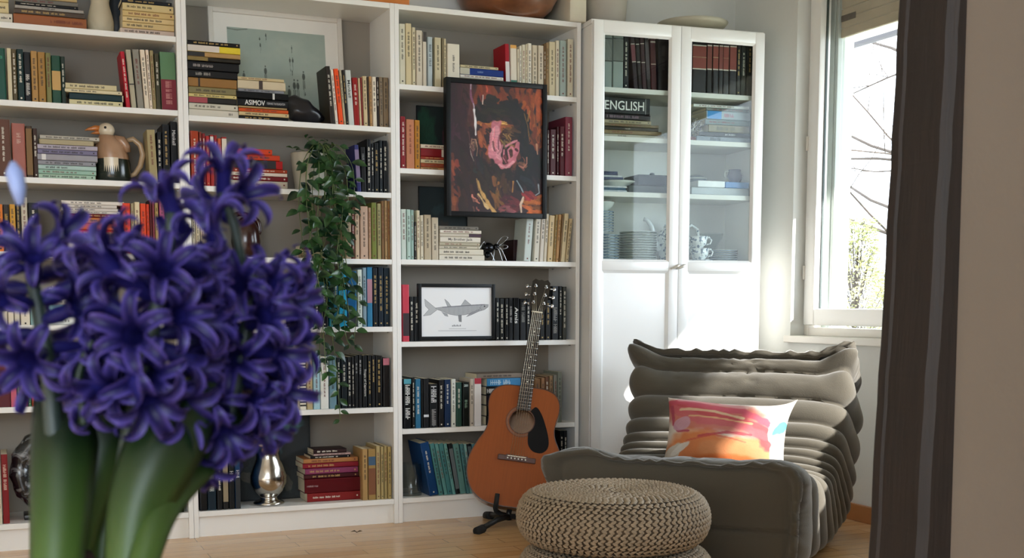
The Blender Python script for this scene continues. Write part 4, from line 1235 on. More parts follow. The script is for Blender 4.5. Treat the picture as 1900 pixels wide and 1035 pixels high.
dabs(.6, .06, .35, .07, '8a4426', 26, V_, .12, .03); dabs(.88, .25, .14, .25, '9a5028', 30, V_+.1, .2, .03); dabs(.36, .08, .06, .07, '9a4634', 8, V_, .1, .022); dabs(.93, .45, .06, .15, '7a4226', 12, V_, .15, .022)
dabs(.5, .17, .17, .07, '1c1816', 26, .1, .1, .03); dabs(.33, .22, .05, .08, '191514', 12, 1.2, .1, .028); dabs(.72, .2, .08, .08, '1c1a1c', 14, .7, .12, .028); dabs(.80, .38, .06, .16, '17171c', 18, 1.4, .15, .03); dabs(.84, .66, .15, .16, '11141c', 34, 1.2, .15, .034); dabs(.5, .21, .15, .03, '33261c', 10, 0, .1, .02)
dabs(.5, .52, .24, .22, '6a3a2a', 20, 1.4, .12, .03); dabs(.52, .31, .17, .035, 'b06c3e', 16, .1, .1, .02); dabs(.36, .42, .06, .12, '9c5838', 14, 1.4, .1, .022); dabs(.42, .38, .03, .03, '3a241c', 6, .6, .05, .014)
dabs(.66, .37, .09, .05, '6a4a30', 14, .3, .07, .016); dabs(.62, .44, .06, .05, 'a8834c', 8, 1.2, .07, .016); dabs(.55, .285, .05, .01, 'd8a860', 5, .1, .06, .010); dabs(.69, .39, .06, .02, '33241c', 7, .2, .06, .010)
dabs(.46, .68, .2, .08, '2a1e1c', 34, .5, .1, .026); dabs(.3, .62, .05, .08, '2c2a2c', 12, 1.3, .1, .02); dabs(.42, .8, .15, .12, '3a2a20', 28, 1.2, .12, .024); dabs(.5, .84, .06, .1, '8c6030', 12, 1.4, .12, .02); dabs(.58, .8, .06, .08, '5a3a26', 10, 1.4, .1, .02)
L([(.49, .31), (.47, .4), (.47, .5), (.5, .58)], .062, 'c87c88'); L([(.44, .38), (.43, .48), (.46, .56)], .035, 'd48c98'); L([(.5, .33), (.51, .45), (.53, .56)], .03, 'dd9ca4'); L([(.46, .34), (.455, .5)], .014, 'e8b0b4'); dabs(.48, .47, .06, .12, 'd08894', 14, V_, .12, .010)
L([(.50, .6), (.56, .635), (.63, .62), (.68, .57), (.72, .5), (.735, .44)], .028, 'c87a86'); L([(.52, .62), (.6, .64), (.68, .59)], .012, 'e0a0a6'); L([(.6, .47), (.66, .44), (.72, .42)], .014, 'd48e98'); L([(.58, .5), (.57, .56), (.6, .6), (.64, .57), (.62, .5), (.66, .47), (.69, .5), (.68, .55), (.64, .58)], .011, 'd08490'); L([(.71, .49), (.725, .5)], .013, '5a2830'); L([(.58, .55), (.61, .6)], .016, '7a3844'); L([(.64, .5), (.65, .53)], .008, '6a3a34')
dabs(.24, .48, .03, .05, '8c6a5a', 8, 1.3, .05, .014); L([(.21, .5), (.23, .43), (.27, .43), (.29, .5), (.28, .56)], .006, 'b08a72'); L([(.2, .46), (.22, .55), (.25, .6)], .005, '9a8a84')
dabs(.78, .6, .04, .04, '8a5a4a', 8, .8, .05, .012); L([(.74, .62), (.79, .635), (.83, .6), (.83, .55)], .007, 'b07868')
L([(.22, .0), (.215, .08), (.25, .16), (.265, .27), (.27, .4)], .007, 'b8a4b4', .9); L([(.255, .2), (.268, .3), (.27, .39)], .013, 'e6e0e0'); L([(.215, .05), (.22, .1), (.24, .14)], .010, '8c5a74'); L([(.35, .08), (.345, .15)], .007, 'e0ccc0')
L([(.62, .08), (.68, .15), (.76, .2)], .014, '1a1818'); L([(.86, .18), (.84, .26)], .010, 'b08040', .8); L([(.8, .2), (.84, .3), (.86, .42)], .008, 'a8783c', .7); L([(.94, .44), (.95, .52)], .012, 'c89878', .9); L([(.9, .12), (.92, .3)], .008, 'b46a34', .7)
L([(.29, .76), (.33, .85), (.4, .93), (.48, 1.0)], .024, 'cfa668'); L([(.3, .86), (.4, .97)], .018, 'd8b888'); dabs(.27, .93, .04, .06, 'a06a58', 8, 1, .05, .012); L([(.68, .75), (.67, .83)], .015, 'b8864c'); L([(.28, .74), (.3, .83)], .010, 'b08a5c')
dabs(.66, .92, .1, .06, '6a2632', 16, .1, .09, .022); dabs(.62, .97, .08, .025, '9a5a5c', 8, .1, .07, .014); dabs(.9, .92, .09, .08, 'b0642e', 18, .1, .1, .024); dabs(.86, .86, .06, .03, '8c2c34', 8, .3, .07, .018); L([(.79, .87), (.765, .93), (.77, .99)], .017, 'e4c8b0'); L([(.85, .93), (.93, .93)], .006, '6a3a20')
L([(.72, .74), (.77, .8), (.79, .83)], .008, '8c98a0'); L([(.96, .76), (.97, .83), (.93, .85)], .008, '98a0a4'); dabs(.85, .74, .08, .04, '1c2430', 8, .8, .08, .014)
cv.a = np.clip(cv.a, 0, 1)**1.18*.92
framed('portrait_painting', 'black-framed expressive oil portrait with a pink brushed face, hung on the shelf fronts', (828, 142), (1015.5, 158.5), (833, 400), -.036, 0, cv, .019, .034, frame_k)
# fish print
cv = Canvas(300, 210, 'e8e9ea', 3); ln = '4a4c50'
body = [(.20, .42), (.30, .40), (.45, .385), (.6, .37), (.75, .355), (.88, .345), (.955, .35), (.95, .40), (.90, .455), (.82, .49), (.72, .53), (.62, .56), (.5, .575), (.4, .55), (.32, .50), (.22, .45)]
cv.poly(body, 'aeb0b2'); cv.a = cv.a*1; m = (np.sin(cv.x*330)*np.sin(cv.y*260) > .25) & (np.abs(cv.a[..., 0]-.682) < .01); cv.put(m.astype(float), '7c7e82', .8)
cv.poly([(.2, .42), (.05, .24), (.06, .38), (.11, .45), (.03, .58), (.13, .56), (.22, .46)], 'b4b6b8'); cv.poly([(.37, .39), (.33, .24), (.38, .30), (.42, .385)], 'a8aaac'); cv.poly([(.56, .375), (.62, .25), (.66, .30), (.71, .36)], 'a8aaac')
cv.poly([(.28, .49), (.33, .58), (.38, .60), (.37, .54)], '9a9c9e'); cv.poly([(.52, .575), (.53, .70), (.57, .71), (.57, .56)], '7a7c80'); cv.poly([(.64, .60), (.70, .52), (.83, .45), (.80, .50), (.72, .56)], '9a9ca0')
for P in (body+[body[0]], [(.2, .42), (.05, .24), (.06, .38), (.11, .45), (.03, .58), (.13, .56), (.22, .46)], [(.37, .39), (.33, .24), (.38, .30), (.42, .385)], [(.56, .375), (.62, .25), (.66, .30), (.71, .36)], [(.64, .60), (.70, .52), (.83, .45), (.80, .50), (.64, .60)], [(.86, .36), (.83, .42), (.86, .46)]): cv.line(P, .003, ln, .9, 0, 0, .7)
cv.line([(.3, .405), (.6, .375), (.9, .35)], .008, '5a5c60', .6, 0, 0, .7); cv.blob(.90, .385, .012, .016, '2a2a2c', 0, 1, 0, .3, 0)
t, w, h = framed('fish_print', 'black-framed engraving print of a grey fish, leaning on the shelf', (776, 526), (919, 526), (780.5, 631), .012, .0, cv, .014, .02, frame_k, 0, part='print')
mb = MB()
for k in range(6): mb.box(w*(.44+.02*k), w*(.453+.02*k), .0072, .0078, h*.24, h*(.24+(.03 if k % 2 else .018)))
for k, (a, b) in enumerate(((.40, .62), (.26, .76))): mb.box(w*a, w*b, .0072, .0078, h*(.195-.035*k), h*(.195-.035*k)+.0012)
mb.build('caption', ink('8a8c90'), t)
# pale picture of skaters on ice
cv = Canvas(220, 190, '98a69c', 9); cv.put((cv.n+.5), 'b6beb2', .5); cv.put((cv.n2+.5), '93a39a', .35); cv.line([(0, .02), (.1, .03), (.2, .01)], .01, '5a6258', .6)
for (x, y, s) in ((.33, .20, .5), (.325, .12, .4), (.39, .07, .45), (.65, .20, .5), (.625, .36, .6), (.655, .36, .6), (.645, .50, .4), (.63, .49, .3), (.37, .52, 1.1), (.15, .60, 1.0), (.605, .77, 1.4), (.66, .68, 1.35), (.695, .68, 1.3), (.76, .56, 1.2), (.2, .64, .3), (.77, .78, .4)):
    c = '3e4640'; cv.blob(x, y, .016*s, .048*s, c, 0, .85, .3, .3, .1); cv.blob(x, y-.055*s, .008*s, .012*s, c, 0, .8, .2, .4, 0); cv.line([(x-.006*s, y+.04*s), (x-.004*s, y+.13*s)], .004*s, c, .8, .1, 0, .86); cv.line([(x+.006*s, y+.04*s), (x+.007*s, y+.12*s)], .004*s, c, .7, .1, 0, .86); cv.line([(x, y+.13*s), (x, y+.2*s)], .006*s, '6c7a70', .5, .3, 0, .86)
t, w, h = framed('ice_picture', 'large white-framed print of small dark skaters on grey ice behind the books', (390, 11), (641, 36), (392, 236), .18, .13, cv, .018, .022, mat('frame_offwhite', '#dcd6cc', .5, var=.03), .052, zb=1.553, part='print')
# dark landscape behind the silver jug
cv = Canvas(160, 150, '1a2428', 4); cv.blob(.62, .2, .34, .35, '3c6468', 0, 1, .25, .15, .05); cv.blob(.3, .35, .25, .6, '141a1a', 0, 1, .5, .2); cv.blob(.85, .5, .28, .42, '12181a', 0, 1, .5, .2); cv.blob(.5, .9, .6, .3, '22292a', 0, .9, .6); cv.blob(.2, .75, .1, .06, '5a564c', .4, .8, .6); cv.blob(.7, .82, .06, .12, '5c5a52', -.4, .8, .6)
t, w, h = framed('dark_landscape', 'unframed dark landscape with teal sky standing behind the silver jug', (428, 780), (576, 781), (430, 942), .17, .03, cv, .003, .014, mat('canvas_edge_dark', '#1c2022', .7)); t.location.z = .1
cv = Canvas(60, 60, '14201c', 4); cv.blob(.2, .4, .3, .5, '1c4a34', 0, .9, .4, .3); cv.blob(.75, .5, .15, .3, '6a2c3c', 0, .8, .4, .3)
t, w, h = framed('green_picture', 'dark green picture standing behind books left of the portrait', (774, 196), (850, 200), (776, 325), .2, .02, cv, .003, .012, mat('canvas_edge_dark', '#1c2022', .7)); t.location.z = 1.4
cv = Canvas(60, 60, '1c2a2e', 4); cv.blob(.5, .75, .5, .3, '3a3028', 0, .9, .7, .3); cv.blob(.6, .3, .3, .1, '2c4044', 0, .9, .7, .3)
t, w, h = framed('dusk_picture', 'dark blue picture standing behind white books under the portrait', (778, 346), (868, 350), (780, 486), .2, .02, cv, .003, .012, mat('canvas_edge_dark', '#1c2022', .7)); t.location.z = 1.048

# ------------------------------------------------------------------ guitar on its stand
Bp = onY(946, 941, -.255); Tp = onY(1006, 513, -.055); axis = (Tp-Bp); GL = axis.length; az = axis.normalized()
fn = Vector((-math.sin(.42), -math.cos(.42), .28)); fn = (fn-az*fn.dot(az)).normalized(); ax_ = az.cross(fn)*-1
if ax_.dot(_r) < 0: ax_ = -ax_
GM = Matrix(((ax_.x, -fn.x, az.x, Bp.x), (ax_.y, -fn.y, az.y, Bp.y), (ax_.z, -fn.z, az.z, Bp.z), (0, 0, 0, 1)))   # local x across, y into the body, z up the neck
gt = thing('acoustic_guitar', 'natural wood six-string acoustic guitar leaning in front of the bookcase', 'guitar'); gt.matrix_world = GM
k_ = GL/.985; BD = .11*k_
half = [(0, 0), (.06, .002), (.12, .016), (.165, .05), (.19, .10), (.198, .15), (.192, .20), (.170, .255), (.146, .30), (.138, .335), (.140, .37), (.147, .41), (.145, .45), (.125, .485), (.085, .503), (.04, .506), (0, .506)]
hs = catmull([(a*k_, b*k_) for a, b in half], 60); outl = [(x, z) for x, z in hs]+[(-x, z) for x, z in reversed(hs[1:-1])]
n = len(outl); HR = .050*k_; HZ = .358*k_; mb = MB()
top = [(x, 0, z) for x, z in outl]; hole = [(HR*math.cos(2*math.pi*i/n+math.pi*1.5), 0, HZ+HR*math.sin(2*math.pi*i/n+math.pi*1.5)) for i in range(n)]
mb.add(top+hole, [(i, n+i, n+(i+1) % n, (i+1) % n) for i in range(n)])
spr = mat('spruce_top', '#8c4716', .6, var=.08, scale=5, coat=.05, spec=.25, stretch=(30, 30, 1.2)); side_m = mat('mahogany_side', '#9a6a3c', .35, var=.12, scale=6, coat=.4, stretch=(2, 2, 8))
mb.build('soundboard', spr, gt)
mb = MB(); mb.add([(x, .0, z) for x, z in outl]+[(x*.995, BD*(1-.1*z/(.506*k_)), z) for x, z in outl], [(i, (i+1) % n, n+(i+1) % n, n+i) for i in range(n)]); mb.f.append(tuple(range(n, 2*n))); mb.m.append(0); autosm(mb.build('back_and_sides', side_m, gt), .8)
bl = [(-1, 0)]; 
bd = MB(); bd.add([(x, -.0008, z) for x, z in outl]+[(x*.984, -.0008, (z-.25*k_)*.988+.25*k_) for x, z in outl]+[(x*1.004, -.0004, (z-.25*k_)*1.004+.25*k_) for x, z in outl]+[(x*1.004, .005, (z-.25*k_)*1.004+.25*k_) for x, z in outl], [(i, (i+1) % n, n+(i+1) % n, n+i) for i in range(n)]+[(2*n+i, 2*n+(i+1) % n, (i+1) % n, i) for i in range(n)]+[(3*n+i, 3*n+(i+1) % n, 2*n+(i+1) % n, 2*n+i) for i in range(n)]); bd.build('binding', mat('binding_dark', '#3a2014', .35, var=.1), gt)
def ring(r0, r1, y, n_=72): return [(r0*math.cos(2*math.pi*i/n_), y, HZ+r0*math.sin(2*math.pi*i/n_)) for i in range(n_)]+[(r1*math.cos(2*math.pi*i/n_), y, HZ+r1*math.sin(2*math.pi*i/n_)) for i in range(n_)], [(i, (i+1) % n_, n_+(i+1) % n_, n_+i) for i in range(n_)]
for nm, r0, r1, hx, y in (('rosette', .0505, .053, '#3a2418', -.0006), ('rosette', .056, .063, '#7a4c2c', -.0006), ('rosette', .0645, .066, '#2c1c14', -.0006)):
    v, f = ring(r0*k_, r1*k_, y); mesh(nm, v, f, mat('inlay_'+hx[1:], hx, .4, var=.15, scale=80), gt)
MB().lathe([(HR*1.01, 0), (HR*1.01, .03)], 40, cap=False, M=Matrix.Translation((0, .0, HZ)) @ Matrix.Rotation(-math.pi/2, 4, 'X')).build('hole_lining', mat('guitar_inside', '#6a4428', .8), gt)
pg = catmull([(a*k_, b*k_) for a, b in [(.030, .405), (.050, .425), (.075, .40), (.100, .35), (.118, .30), (.120, .262), (.098, .238), (.062, .240), (.040, .262), (.034, .285)]], 40)
arc = [(math.cos(a)*.054*k_, HZ+math.sin(a)*.054*k_) for a in [(-.95+.19*i) for i in range(11)]]
pp = [(x, z) for x, z in pg]+arc; MB().prism([(x, -z) for x, z in pp], .0004, .0016, M=Matrix(((1, 0, 0, 0), (0, 0, -1, 0), (0, -1, 0, 0), (0, 0, 0, 1)))).build('pickguard', mat('pickguard_black', '#0a0808', .5, var=0, spec=.12), gt)
ros = mat('rosewood', '#4a2416', .4, var=.2, scale=20, stretch=(1, 1, 6)); bz = .20*k_
mb = MB(); mb.box(-.078*k_, .078*k_, -.008, -.0003, bz-.011, bz+.011, bev=.003); mb.box(-.045*k_, .045*k_, -.011, -.007, bz-.006, bz+.013, bev=.003); br_ = mb.build('bridge', ros, gt)
MB().box(-.038*k_, .038*k_, -.0135, -.0108, bz+.006, bz+.0095, bev=.0006).build('saddle', mat('bone', '#e8e0cc', .3), br_)
mb = MB()
for i in range(6): mb.ball(((i-2.5)*.0108*k_*1.35, -.012, bz-.001), .0032, n=6)
mb.build('bridge_pin', mat('pin_white', '#e8e6dc', .25, var=0), br_, True)
NZ = GL*.835; nk = MB(); F0 = .405*k_
nk.add([(-.0285*k_, -.011, F0), (.0285*k_, -.011, F0), (.0285*k_, -.0005, F0), (-.0285*k_, -.0005, F0), (-.0225*k_, -.011, NZ), (.0225*k_, -.011, NZ), (.0225*k_, -.0005, NZ), (-.0225*k_, -.0005, NZ)], [(0, 3, 2, 1), (4, 5, 6, 7), (0, 1, 5, 4), (1, 2, 6, 5), (2, 3, 7, 6), (3, 0, 4, 7)]); fb = nk.build('fingerboard', mat('ebony', '#1e1512', .35, var=.15, scale=15), gt)
nk = MB(); m = 10; zs_ = [.49*k_, .52*k_, .6*k_, NZ]
for j, z in enumerate(zs_):
    for i in range(m+1): a = math.pi*i/m; wv = (.0275-(.006*(z-.49*k_)/(NZ-.49*k_)))*k_; nk.v.append(Vector((wv*math.cos(a), (.022 if j > 1 else (.075 if j == 0 else .04))*math.sin(a)-.0004, z)))
for j in range(len(zs_)-1):
    for i in range(m): q = j*(m+1)+i; nk.f.append((q, q+1, q+m+2, q+m+1)); nk.m.append(0)
nk.build('neck', mat('neck_wood', '#7a4a28', .35, var=.1), gt, True)
nk = MB(); SC = NZ-(bz+.008)
for i in range(1, 20):
    z = NZ-SC*(1-2**(-i/12)); wv = (.0225+.006*(NZ-z)/(NZ-F0))*k_
    if z > F0: nk.tube([(-wv, -.0112, z), (wv, -.0112, z)], .0009, 6)
nk.build('fret', mat('fret_silver', '#b8b8b4', .25, .9, var=0), fb, True)
nk = MB()
for i in (3, 5, 7, 9, 12): z = NZ-SC*(1-2**(-(i-.5)/12)); nk.lathe([(1e-4, 0), (.003, 0)], 12, cap=False, M=Matrix.Translation((0, -.0113, z)) @ Matrix.Rotation(math.pi/2, 4, 'X'))
nk.build('position_dot', mat('pearl', '#d8d4c8', .3, var=0), fb)
MB().box(-.0228*k_, .0228*k_, -.0145, -.0005, NZ, NZ+.005, bev=.0008).build('nut', mat('bone', '#e8e0cc', .3), gt)
hd = MB(); pz = [(-.0235, 0), (.0235, 0), (.036, .03), (.038, .155), (.026, .170), (.012, .163), (0, .168), (-.012, .163), (-.026, .170), (-.038, .155), (-.036, .03)]
hz = GL-NZ-.006; pz = [(x*k_, z/.17*hz) for x, z in pz]; HM = Matrix.Translation((0, -.006, NZ+.005)) @ Matrix.Rotation(-.2, 4, 'X') @ Matrix(((1, 0, 0, 0), (0, 0, -1, .0), (0, 1, 0, 0), (0, 0, 0, 1)))
hd.prism(pz, -.015, 0, M=HM); hdo = hd.build('headstock', mat('headstock_black', '#191513', .25, var=.05, coat=.4), gt)
st_m = mat('string_steel', '#c8c0ac', .25, .9, var=0); chrome = mat('chrome', '#c8c8c8', .15, 1, var=0)
for sx in (-1, 1):
    for j in range(3):
        zz = (.045+.043*j)/.17*hz; tn = MB(); P = HM @ Vector((sx*.022*k_, zz, 0)); 
        tn.lathe([(.0075, 0), (.0075, .002), (.004, .003), (.0035, .011), (.0045, .013), (1e-4, .0135)], 14, M=Matrix.Translation(P) @ Matrix.Rotation(math.pi/2-.2, 4, 'X'))
        q0 = HM @ Vector((sx*.034*k_, zz, -.010)); q1 = HM @ Vector((sx*.050*k_, zz, -.010)); tn.tube([q0, q1], .0028, 8)
        q2 = HM @ Vector((sx*.064*k_, zz, -.010)); tn.tube([q1, q1*.7+q2*.3, q2*.7+q1*.3, q2], [.004, .0095, .0095, .005], 10, flat=.5); tn.build('tuning_peg', chrome, hdo, True)
for i in range(6):
    g = i-2.5; x0 = g*.0108*k_*.98; x1 = g*.0072*k_; sx = -1 if i < 3 else 1; j = (0, 1, 2, 2, 1, 0)[i]; zz = (.045+.043*j)/.17*hz; P = HM @ Vector((sx*.022*k_, zz, .009))
    MB().tube([(x0, -.0135, bz+.006), (x1, -.0155, NZ+.003), P], (.00085, .0008, .0007, .0006, .0005, .00045)[i]*1.25, 6).build('string', st_m, gt, True)
# stand
sd = thing('guitar_stand', 'black folding guitar stand with rubber cradle on the floor', 'guitar stand'); blk = mat('stand_black', '#17181a', .5, var=.05); rub = mat('stand_rubber', '#0f1011', .8, var=.05)
fo = [onZ(888, 984, .012), Vector((1.40, -.31, .012)), Vector((1.17, -.035, .012))]; hub = GM @ Vector((0, BD*.6, -.035)); hub.z = max(.05, hub.z)
for i, p in enumerate(fo):
    top_ = Vector((hub.x, hub.y, .035)); lg = MB().tube([top_, top_*.6+p*.4+Vector((0, 0, .008)), p], .011, 10).build('leg', blk, sd, True); MB().tube([p*1.0+(p-top_).normalized()*-.03, p+(p-top_).normalized()*.015], .0165, 12).build('rubber_foot', rub, lg, True)
MB().tube([(hub.x, hub.y, .02), hub, GM @ Vector((0, BD+.02, .05)), GM @ Vector((0, BD+.022, .2))], .011, 10).build('upright_bar', blk, sd, True)
for sx in (-1, 1):
    a = GM @ Vector((sx*.02, BD*.6, -.03)); b = GM @ Vector((sx*.055, BD*.7, -.012)); c = GM @ Vector((sx*.055, -.012, -.012)); d = GM @ Vector((sx*.055, -.016, .045))
    MB().tube([a, b, c, d], [.009, .010, .010, .009], 10).build('cradle_arm', rub, sd, True)

# ------------------------------------------------------------------ ornaments and vessels
def section(mb, secs, n=32, mi=0, capt=True):
    """stacked elliptic sections: (z, cx, cy, rx, ry)"""
    b = len(mb.v)
    for z, cx, cy, rx, ry in secs:
        for k in range(n): a = 2*math.pi*k/n; mb.v.append(Vector((cx+rx*math.cos(a), cy+ry*math.sin(a), z)))
    for i in range(len(secs)-1):
        for k in range(n): k2 = (k+1) % n; mb.f.append((b+i*n+k, b+i*n+k2, b+(i+1)*n+k2, b+(i+1)*n+k)); mb.m.append(mi)
    if capt:
        mb.f.append(tuple(b+n-1-k for k in range(n))); mb.m.append(mi); mb.f.append(tuple(b+(len(secs)-1)*n+k for k in range(n))); mb.m.append(mi)
    return mb
# bird jug
p = onY(209, 330, .10); bj = thing('bird_jug', 'ceramic bird-headed jug with tan jacket, orange beak and curved handle', 'jug', (p.x, .10, 1.3085), .0)
jblack = mat('glaze_black', '#15211c', .22, var=.1, coat=.4); jtan = mat('glaze_tan', '#a88468', .25, var=.15, scale=25, coat=.4); jcream = mat('glaze_cream', '#d6c8ae', .25, var=.08, coat=.4)
autosm(section(MB(), [(0, .005, 0, .052, .045), (.006, .005, 0, .056, .048), (.03, .005, 0, .060, .052), (.07, .004, 0, .060, .052), (.085, .002, 0, .058, .050)]).build('lower_body', jblack, bj), 1)
autosm(section(MB(), [(.083, .002, 0, .0585, .0505), (.10, 0, 0, .058, .050), (.125, -.004, 0, .054, .047), (.145, -.008, 0, .046, .042), (.160, -.012, 0, .034, .034), (.168, -.014, 0, .028, .028)]).build('jacket', jtan, bj), 1)
m = MB(); zp = []
for k in range(15): zp.append((-.032+.0035*k, .030+(.028 if k % 2 else 0)+.001*abs(k-7)))
top_ = [(-.034, .086), (.020, .086)]; ring_ = [(x, z) for x, z in zp]+[(.020, .086), (-.034, .086)]
def onbody(x, z): return (x, -(.0525*math.sqrt(max(0, 1-((x-.004)/.062)**2))+.0015), z)
m.v = [Vector(onbody(x, z)) for x, z in ring_]; nn = len(zp); m.f = []; m.v = [Vector(onbody(x, z)) for x, z in zp]+[Vector(onbody(x, .086)) for x, z in zp]
m.f = [(i, i+1, nn+i+1, nn+i) for i in range(nn-1)]; m.m = [0]*len(m.f); o = m.build('fringe', jcream, bj); q = o.modifiers.new('t', 'SOLIDIFY'); q.thickness = .003
m = MB().ball((-.016, 0, .186), .027, sc=(1.08, .95, 1.0)); hd = m.build('head', jcream, bj, True)
m = MB().tube([(-.034, 0, .190), (-.055, 0, .192), (-.078, 0, .187), (-.09, 0, .182)], [.012, .010, .005, .001], 12); m.tube([(-.034, 0, .178), (-.052, 0, .176), (-.070, 0, .172)], [.008, .006, .001], 12); m.build('beak', mat('beak_orange', '#c87a3c', .3, var=.1, coat=.3), hd, True)
MB().ball((-.022, -.0245, .193), .0045, n=8).build('eye', mat('eye_black', '#101010', .2, var=0), hd, True)
m = MB().tube([(.012, -.01, .155), (.035, -.02, .150), (.050, -.02, .128), (.052, -.018, .110)], [.016, .017, .015, .012], 12); m.build('sleeve', jtan, bj, True)
MB().tube([(.045, 0, .15), (.075, 0, .160), (.100, 0, .140), (.108, 0, .105), (.098, 0, .065), (.078, 0, .035), (.062, 0, .028)], [.008, .010, .0105, .0105, .010, .009, .007], 12).build('handle', mat('handle_tan', '#bfa482', .3, var=.15, coat=.3), bj, True)
# torso vase
p = onY(187, 55, .10); tv = thing('torso_vase', 'cream ceramic vase shaped like a female torso on the top shelf', 'vase', (p.x, .10, 1.8255)); tv.scale = (.92, .92, .9)
m = section(MB(), catmull([(0, 0, 0, .044, .034), (.02, 0, 0, .048, .038), (.055, 0, 0, .049, .040), (.09, 0, 0, .042, .034), (.125, 0, 0, .034, .027), (.15, 0, -.002, .038, .031), (.17, 0, -.002, .042, .034), (.185, 0, 0, .034, .026), (.187, 0, 0, .020, .018)], 40), 40); o = m.build('body', mat('bisque', '#c9bfa6', .6, var=.03, scale=8), tv, True)
for v in o.data.vertices:
    if v.co.y < 0:
        for sx in (-1, 1):
            d = math.hypot(v.co.x-sx*.019, v.co.z-.158); v.co.y -= .014*math.exp(-(d/.013)**2)
        g = abs(abs(v.co.x)-(.006+max(0, v.co.z)*.55)); v.co.y += .004*math.exp(-(g/.003)**2)*(1 if v.co.z < .06 else 0)
# dark vase behind torso
p = onY(220, 50, .2); t = thing('dark_vase', 'slate grey pottery vase standing behind the torso vase', 'vase', (p.x-.01, .205, 1.8255)); MB().lathe([(.03, 0), (.046, .02), (.05, .06), (.042, .11), (.026, .15), (.03, .17), (.026, .17), (1e-4, .15)], 32).build('body', mat('slate_glaze', '#3a4046', .4, var=.1), t, True)
# turned wooden bowl on top
p = onY(941, 30, .11); t = thing('wooden_bowl', 'large brown burl wood bowl on top of the bookcase', 'bowl', (p.x, .115, 2.0195)); 
MB().lathe([(.105, 0), (.115, .003), (.15, .02), (.185, .05), (.212, .10), (.222, .15), (.22, .19), (.212, .19), (.20, .12), (.17, .06), (.11, .02), (1e-4, .015)], 64).build('body', mat('burl_wood', '#74482e', .3, var=.45, scale=11, coat=.4, stretch=(1, 1, 2.2)), t, True)
# white box and orange box on top
a = onY(1012, 30, -.0); b = onY(1087, 34, -.0); t = thing('storage_box', 'matt cream box on bookcase top beside the wooden bowl', 'box', (1.544, -.008, 2.0195)); autosm(MB().box(0, b.x-1.544, 0, .26, 0, .20, bev=.006).build('body', mat('cream_card', '#d2cbb6', .7, var=.02), t)); autosm(MB().box(-.002, b.x-1.544+.002, -.002, .262, .20, .24, bev=.004).build('lid', mat('cream_card', '#d2cbb6', .7, var=.02), t))
a = onY(684, 1, .02); b = onY(760, 9, .02); t = thing('orange_box', 'flat orange box lying on bookcase top', 'box', (a.x, .02, 2.0195)); autosm(MB().box(0, b.x-a.x, 0, .2, 0, .07, bev=.003).build('body', mat('orange_card', '#c8742a', .5, var=.05), t))
# pot and dish on the cabinet
lx, _ = cloc(1125, 30, .16); t = thing('grey_planter', 'matt grey round planter on top of the glass-door cabinet', 'planter', cw(lx, .165, 2.0195), CROT); MB().lathe([(.07, 0), (.08, .004), (.088, .1), (.09, .22), (.083, .22), (.08, .1), (1e-4, .02)], 48).build('body', mat('planter_grey', '#a8a298', .6, var=.03), t, True)
lx, _ = cloc(1288, 30, .15); t = thing('shallow_dish', 'wide shallow pale dish on top of the glass-door cabinet', 'dish', cw(lx, .165, 2.0195), CROT); MB().lathe([(.05, 0), (.055, .003), (.10, .014), (.14, .032), (.152, .047), (.149, .048), (.13, .034), (.05, .008), (1e-4, .006)], 56).build('body', mat('dish_stone', '#b4b09e', .45, var=.04), t, True)
# dark lump sculpture
p = onY(568, 210, .09); t = thing('black_sculpture', 'lumpy black stone sculpture lying beside the ASIMOV stack', 'sculpture', (p.x-.012, .065, 1.5525)); t.scale = (.92, .9, 1.0)
t.location = (p.x-.014, .07, 1.5525); 
def lump(u, v):
    th = math.pi*v; a = 2*math.pi*u; d = Vector((math.sin(th)*math.cos(a), math.sin(th)*math.sin(a), -math.cos(th))); h = .042 if d.x > .2 else .05
    pnt = Vector((d.x*.085, d.y*.05, .045+d.z*.045)); pnt.z *= 1.05-.45*d.x*(1 if d.x > -.5 else .9); pnt += nz_.noise_vector(pnt*24)*.010; pnt.z = max(.0005, pnt.z); return pnt
MB().grid(lump, 48, 28, closeu=True).build('body', mat('black_stone', '#14141a', .3, var=.3, scale=20), t, True)
# black marbled shell disc
p = onY(74, 966, .06); t = thing('shell_sculpture', 'black marbled spiral shell sculpture on the bottom shelf', 'sculpture', (p.x+.018, .11, .0995))
mm_ = mat('black_marble', '#1a1c1e', .25, var=.3, scale=9, coat=.5); N = mm_.node_tree.nodes; Lk = mm_.node_tree.links
wv = N.new('ShaderNodeTexNoise'); wv.inputs['Scale'].default_value = 16; wv.inputs['Detail'].default_value = 6; wv.inputs['Distortion'].default_value = 2.5; tc = N.new('ShaderNodeTexCoord'); Lk.new(tc.outputs['Object'], wv.inputs[0]); cr = N.new('ShaderNodeValToRGB'); e = cr.color_ramp.elements; e[0].color = (.01, .011, .013, 1); e[0].position = .5; e[1].color = (.28, .29, .3, 1); e[1].position = .72; Lk.new(wv.outputs[0], cr.inputs[0]); Lk.new(cr.outputs[0], N['Principled BSDF'].inputs['Base Color'])
m = MB(); m.tube([(0.105*(1-k/66)*math.cos(.55*k*.35+1.2)*.86, -.028+.004*math.sin(k), .158+.128*(1-k/66)*math.sin(.55*k*.35+1.2)) for k in range(61)], [.040*(1-k/75)+.004*math.sin(k*2.1) for k in range(61)], 14); m.ball((0, 0, .15), .09, sc=(1, .3, 1.3)); m.build('shell', mm_, t, True)
autosm(MB().box(-.07, .07, -.05, .05, 0, .018, bev=.004).build('base', mat('black_stone', '#14141a', .3, var=.3, scale=20), t))
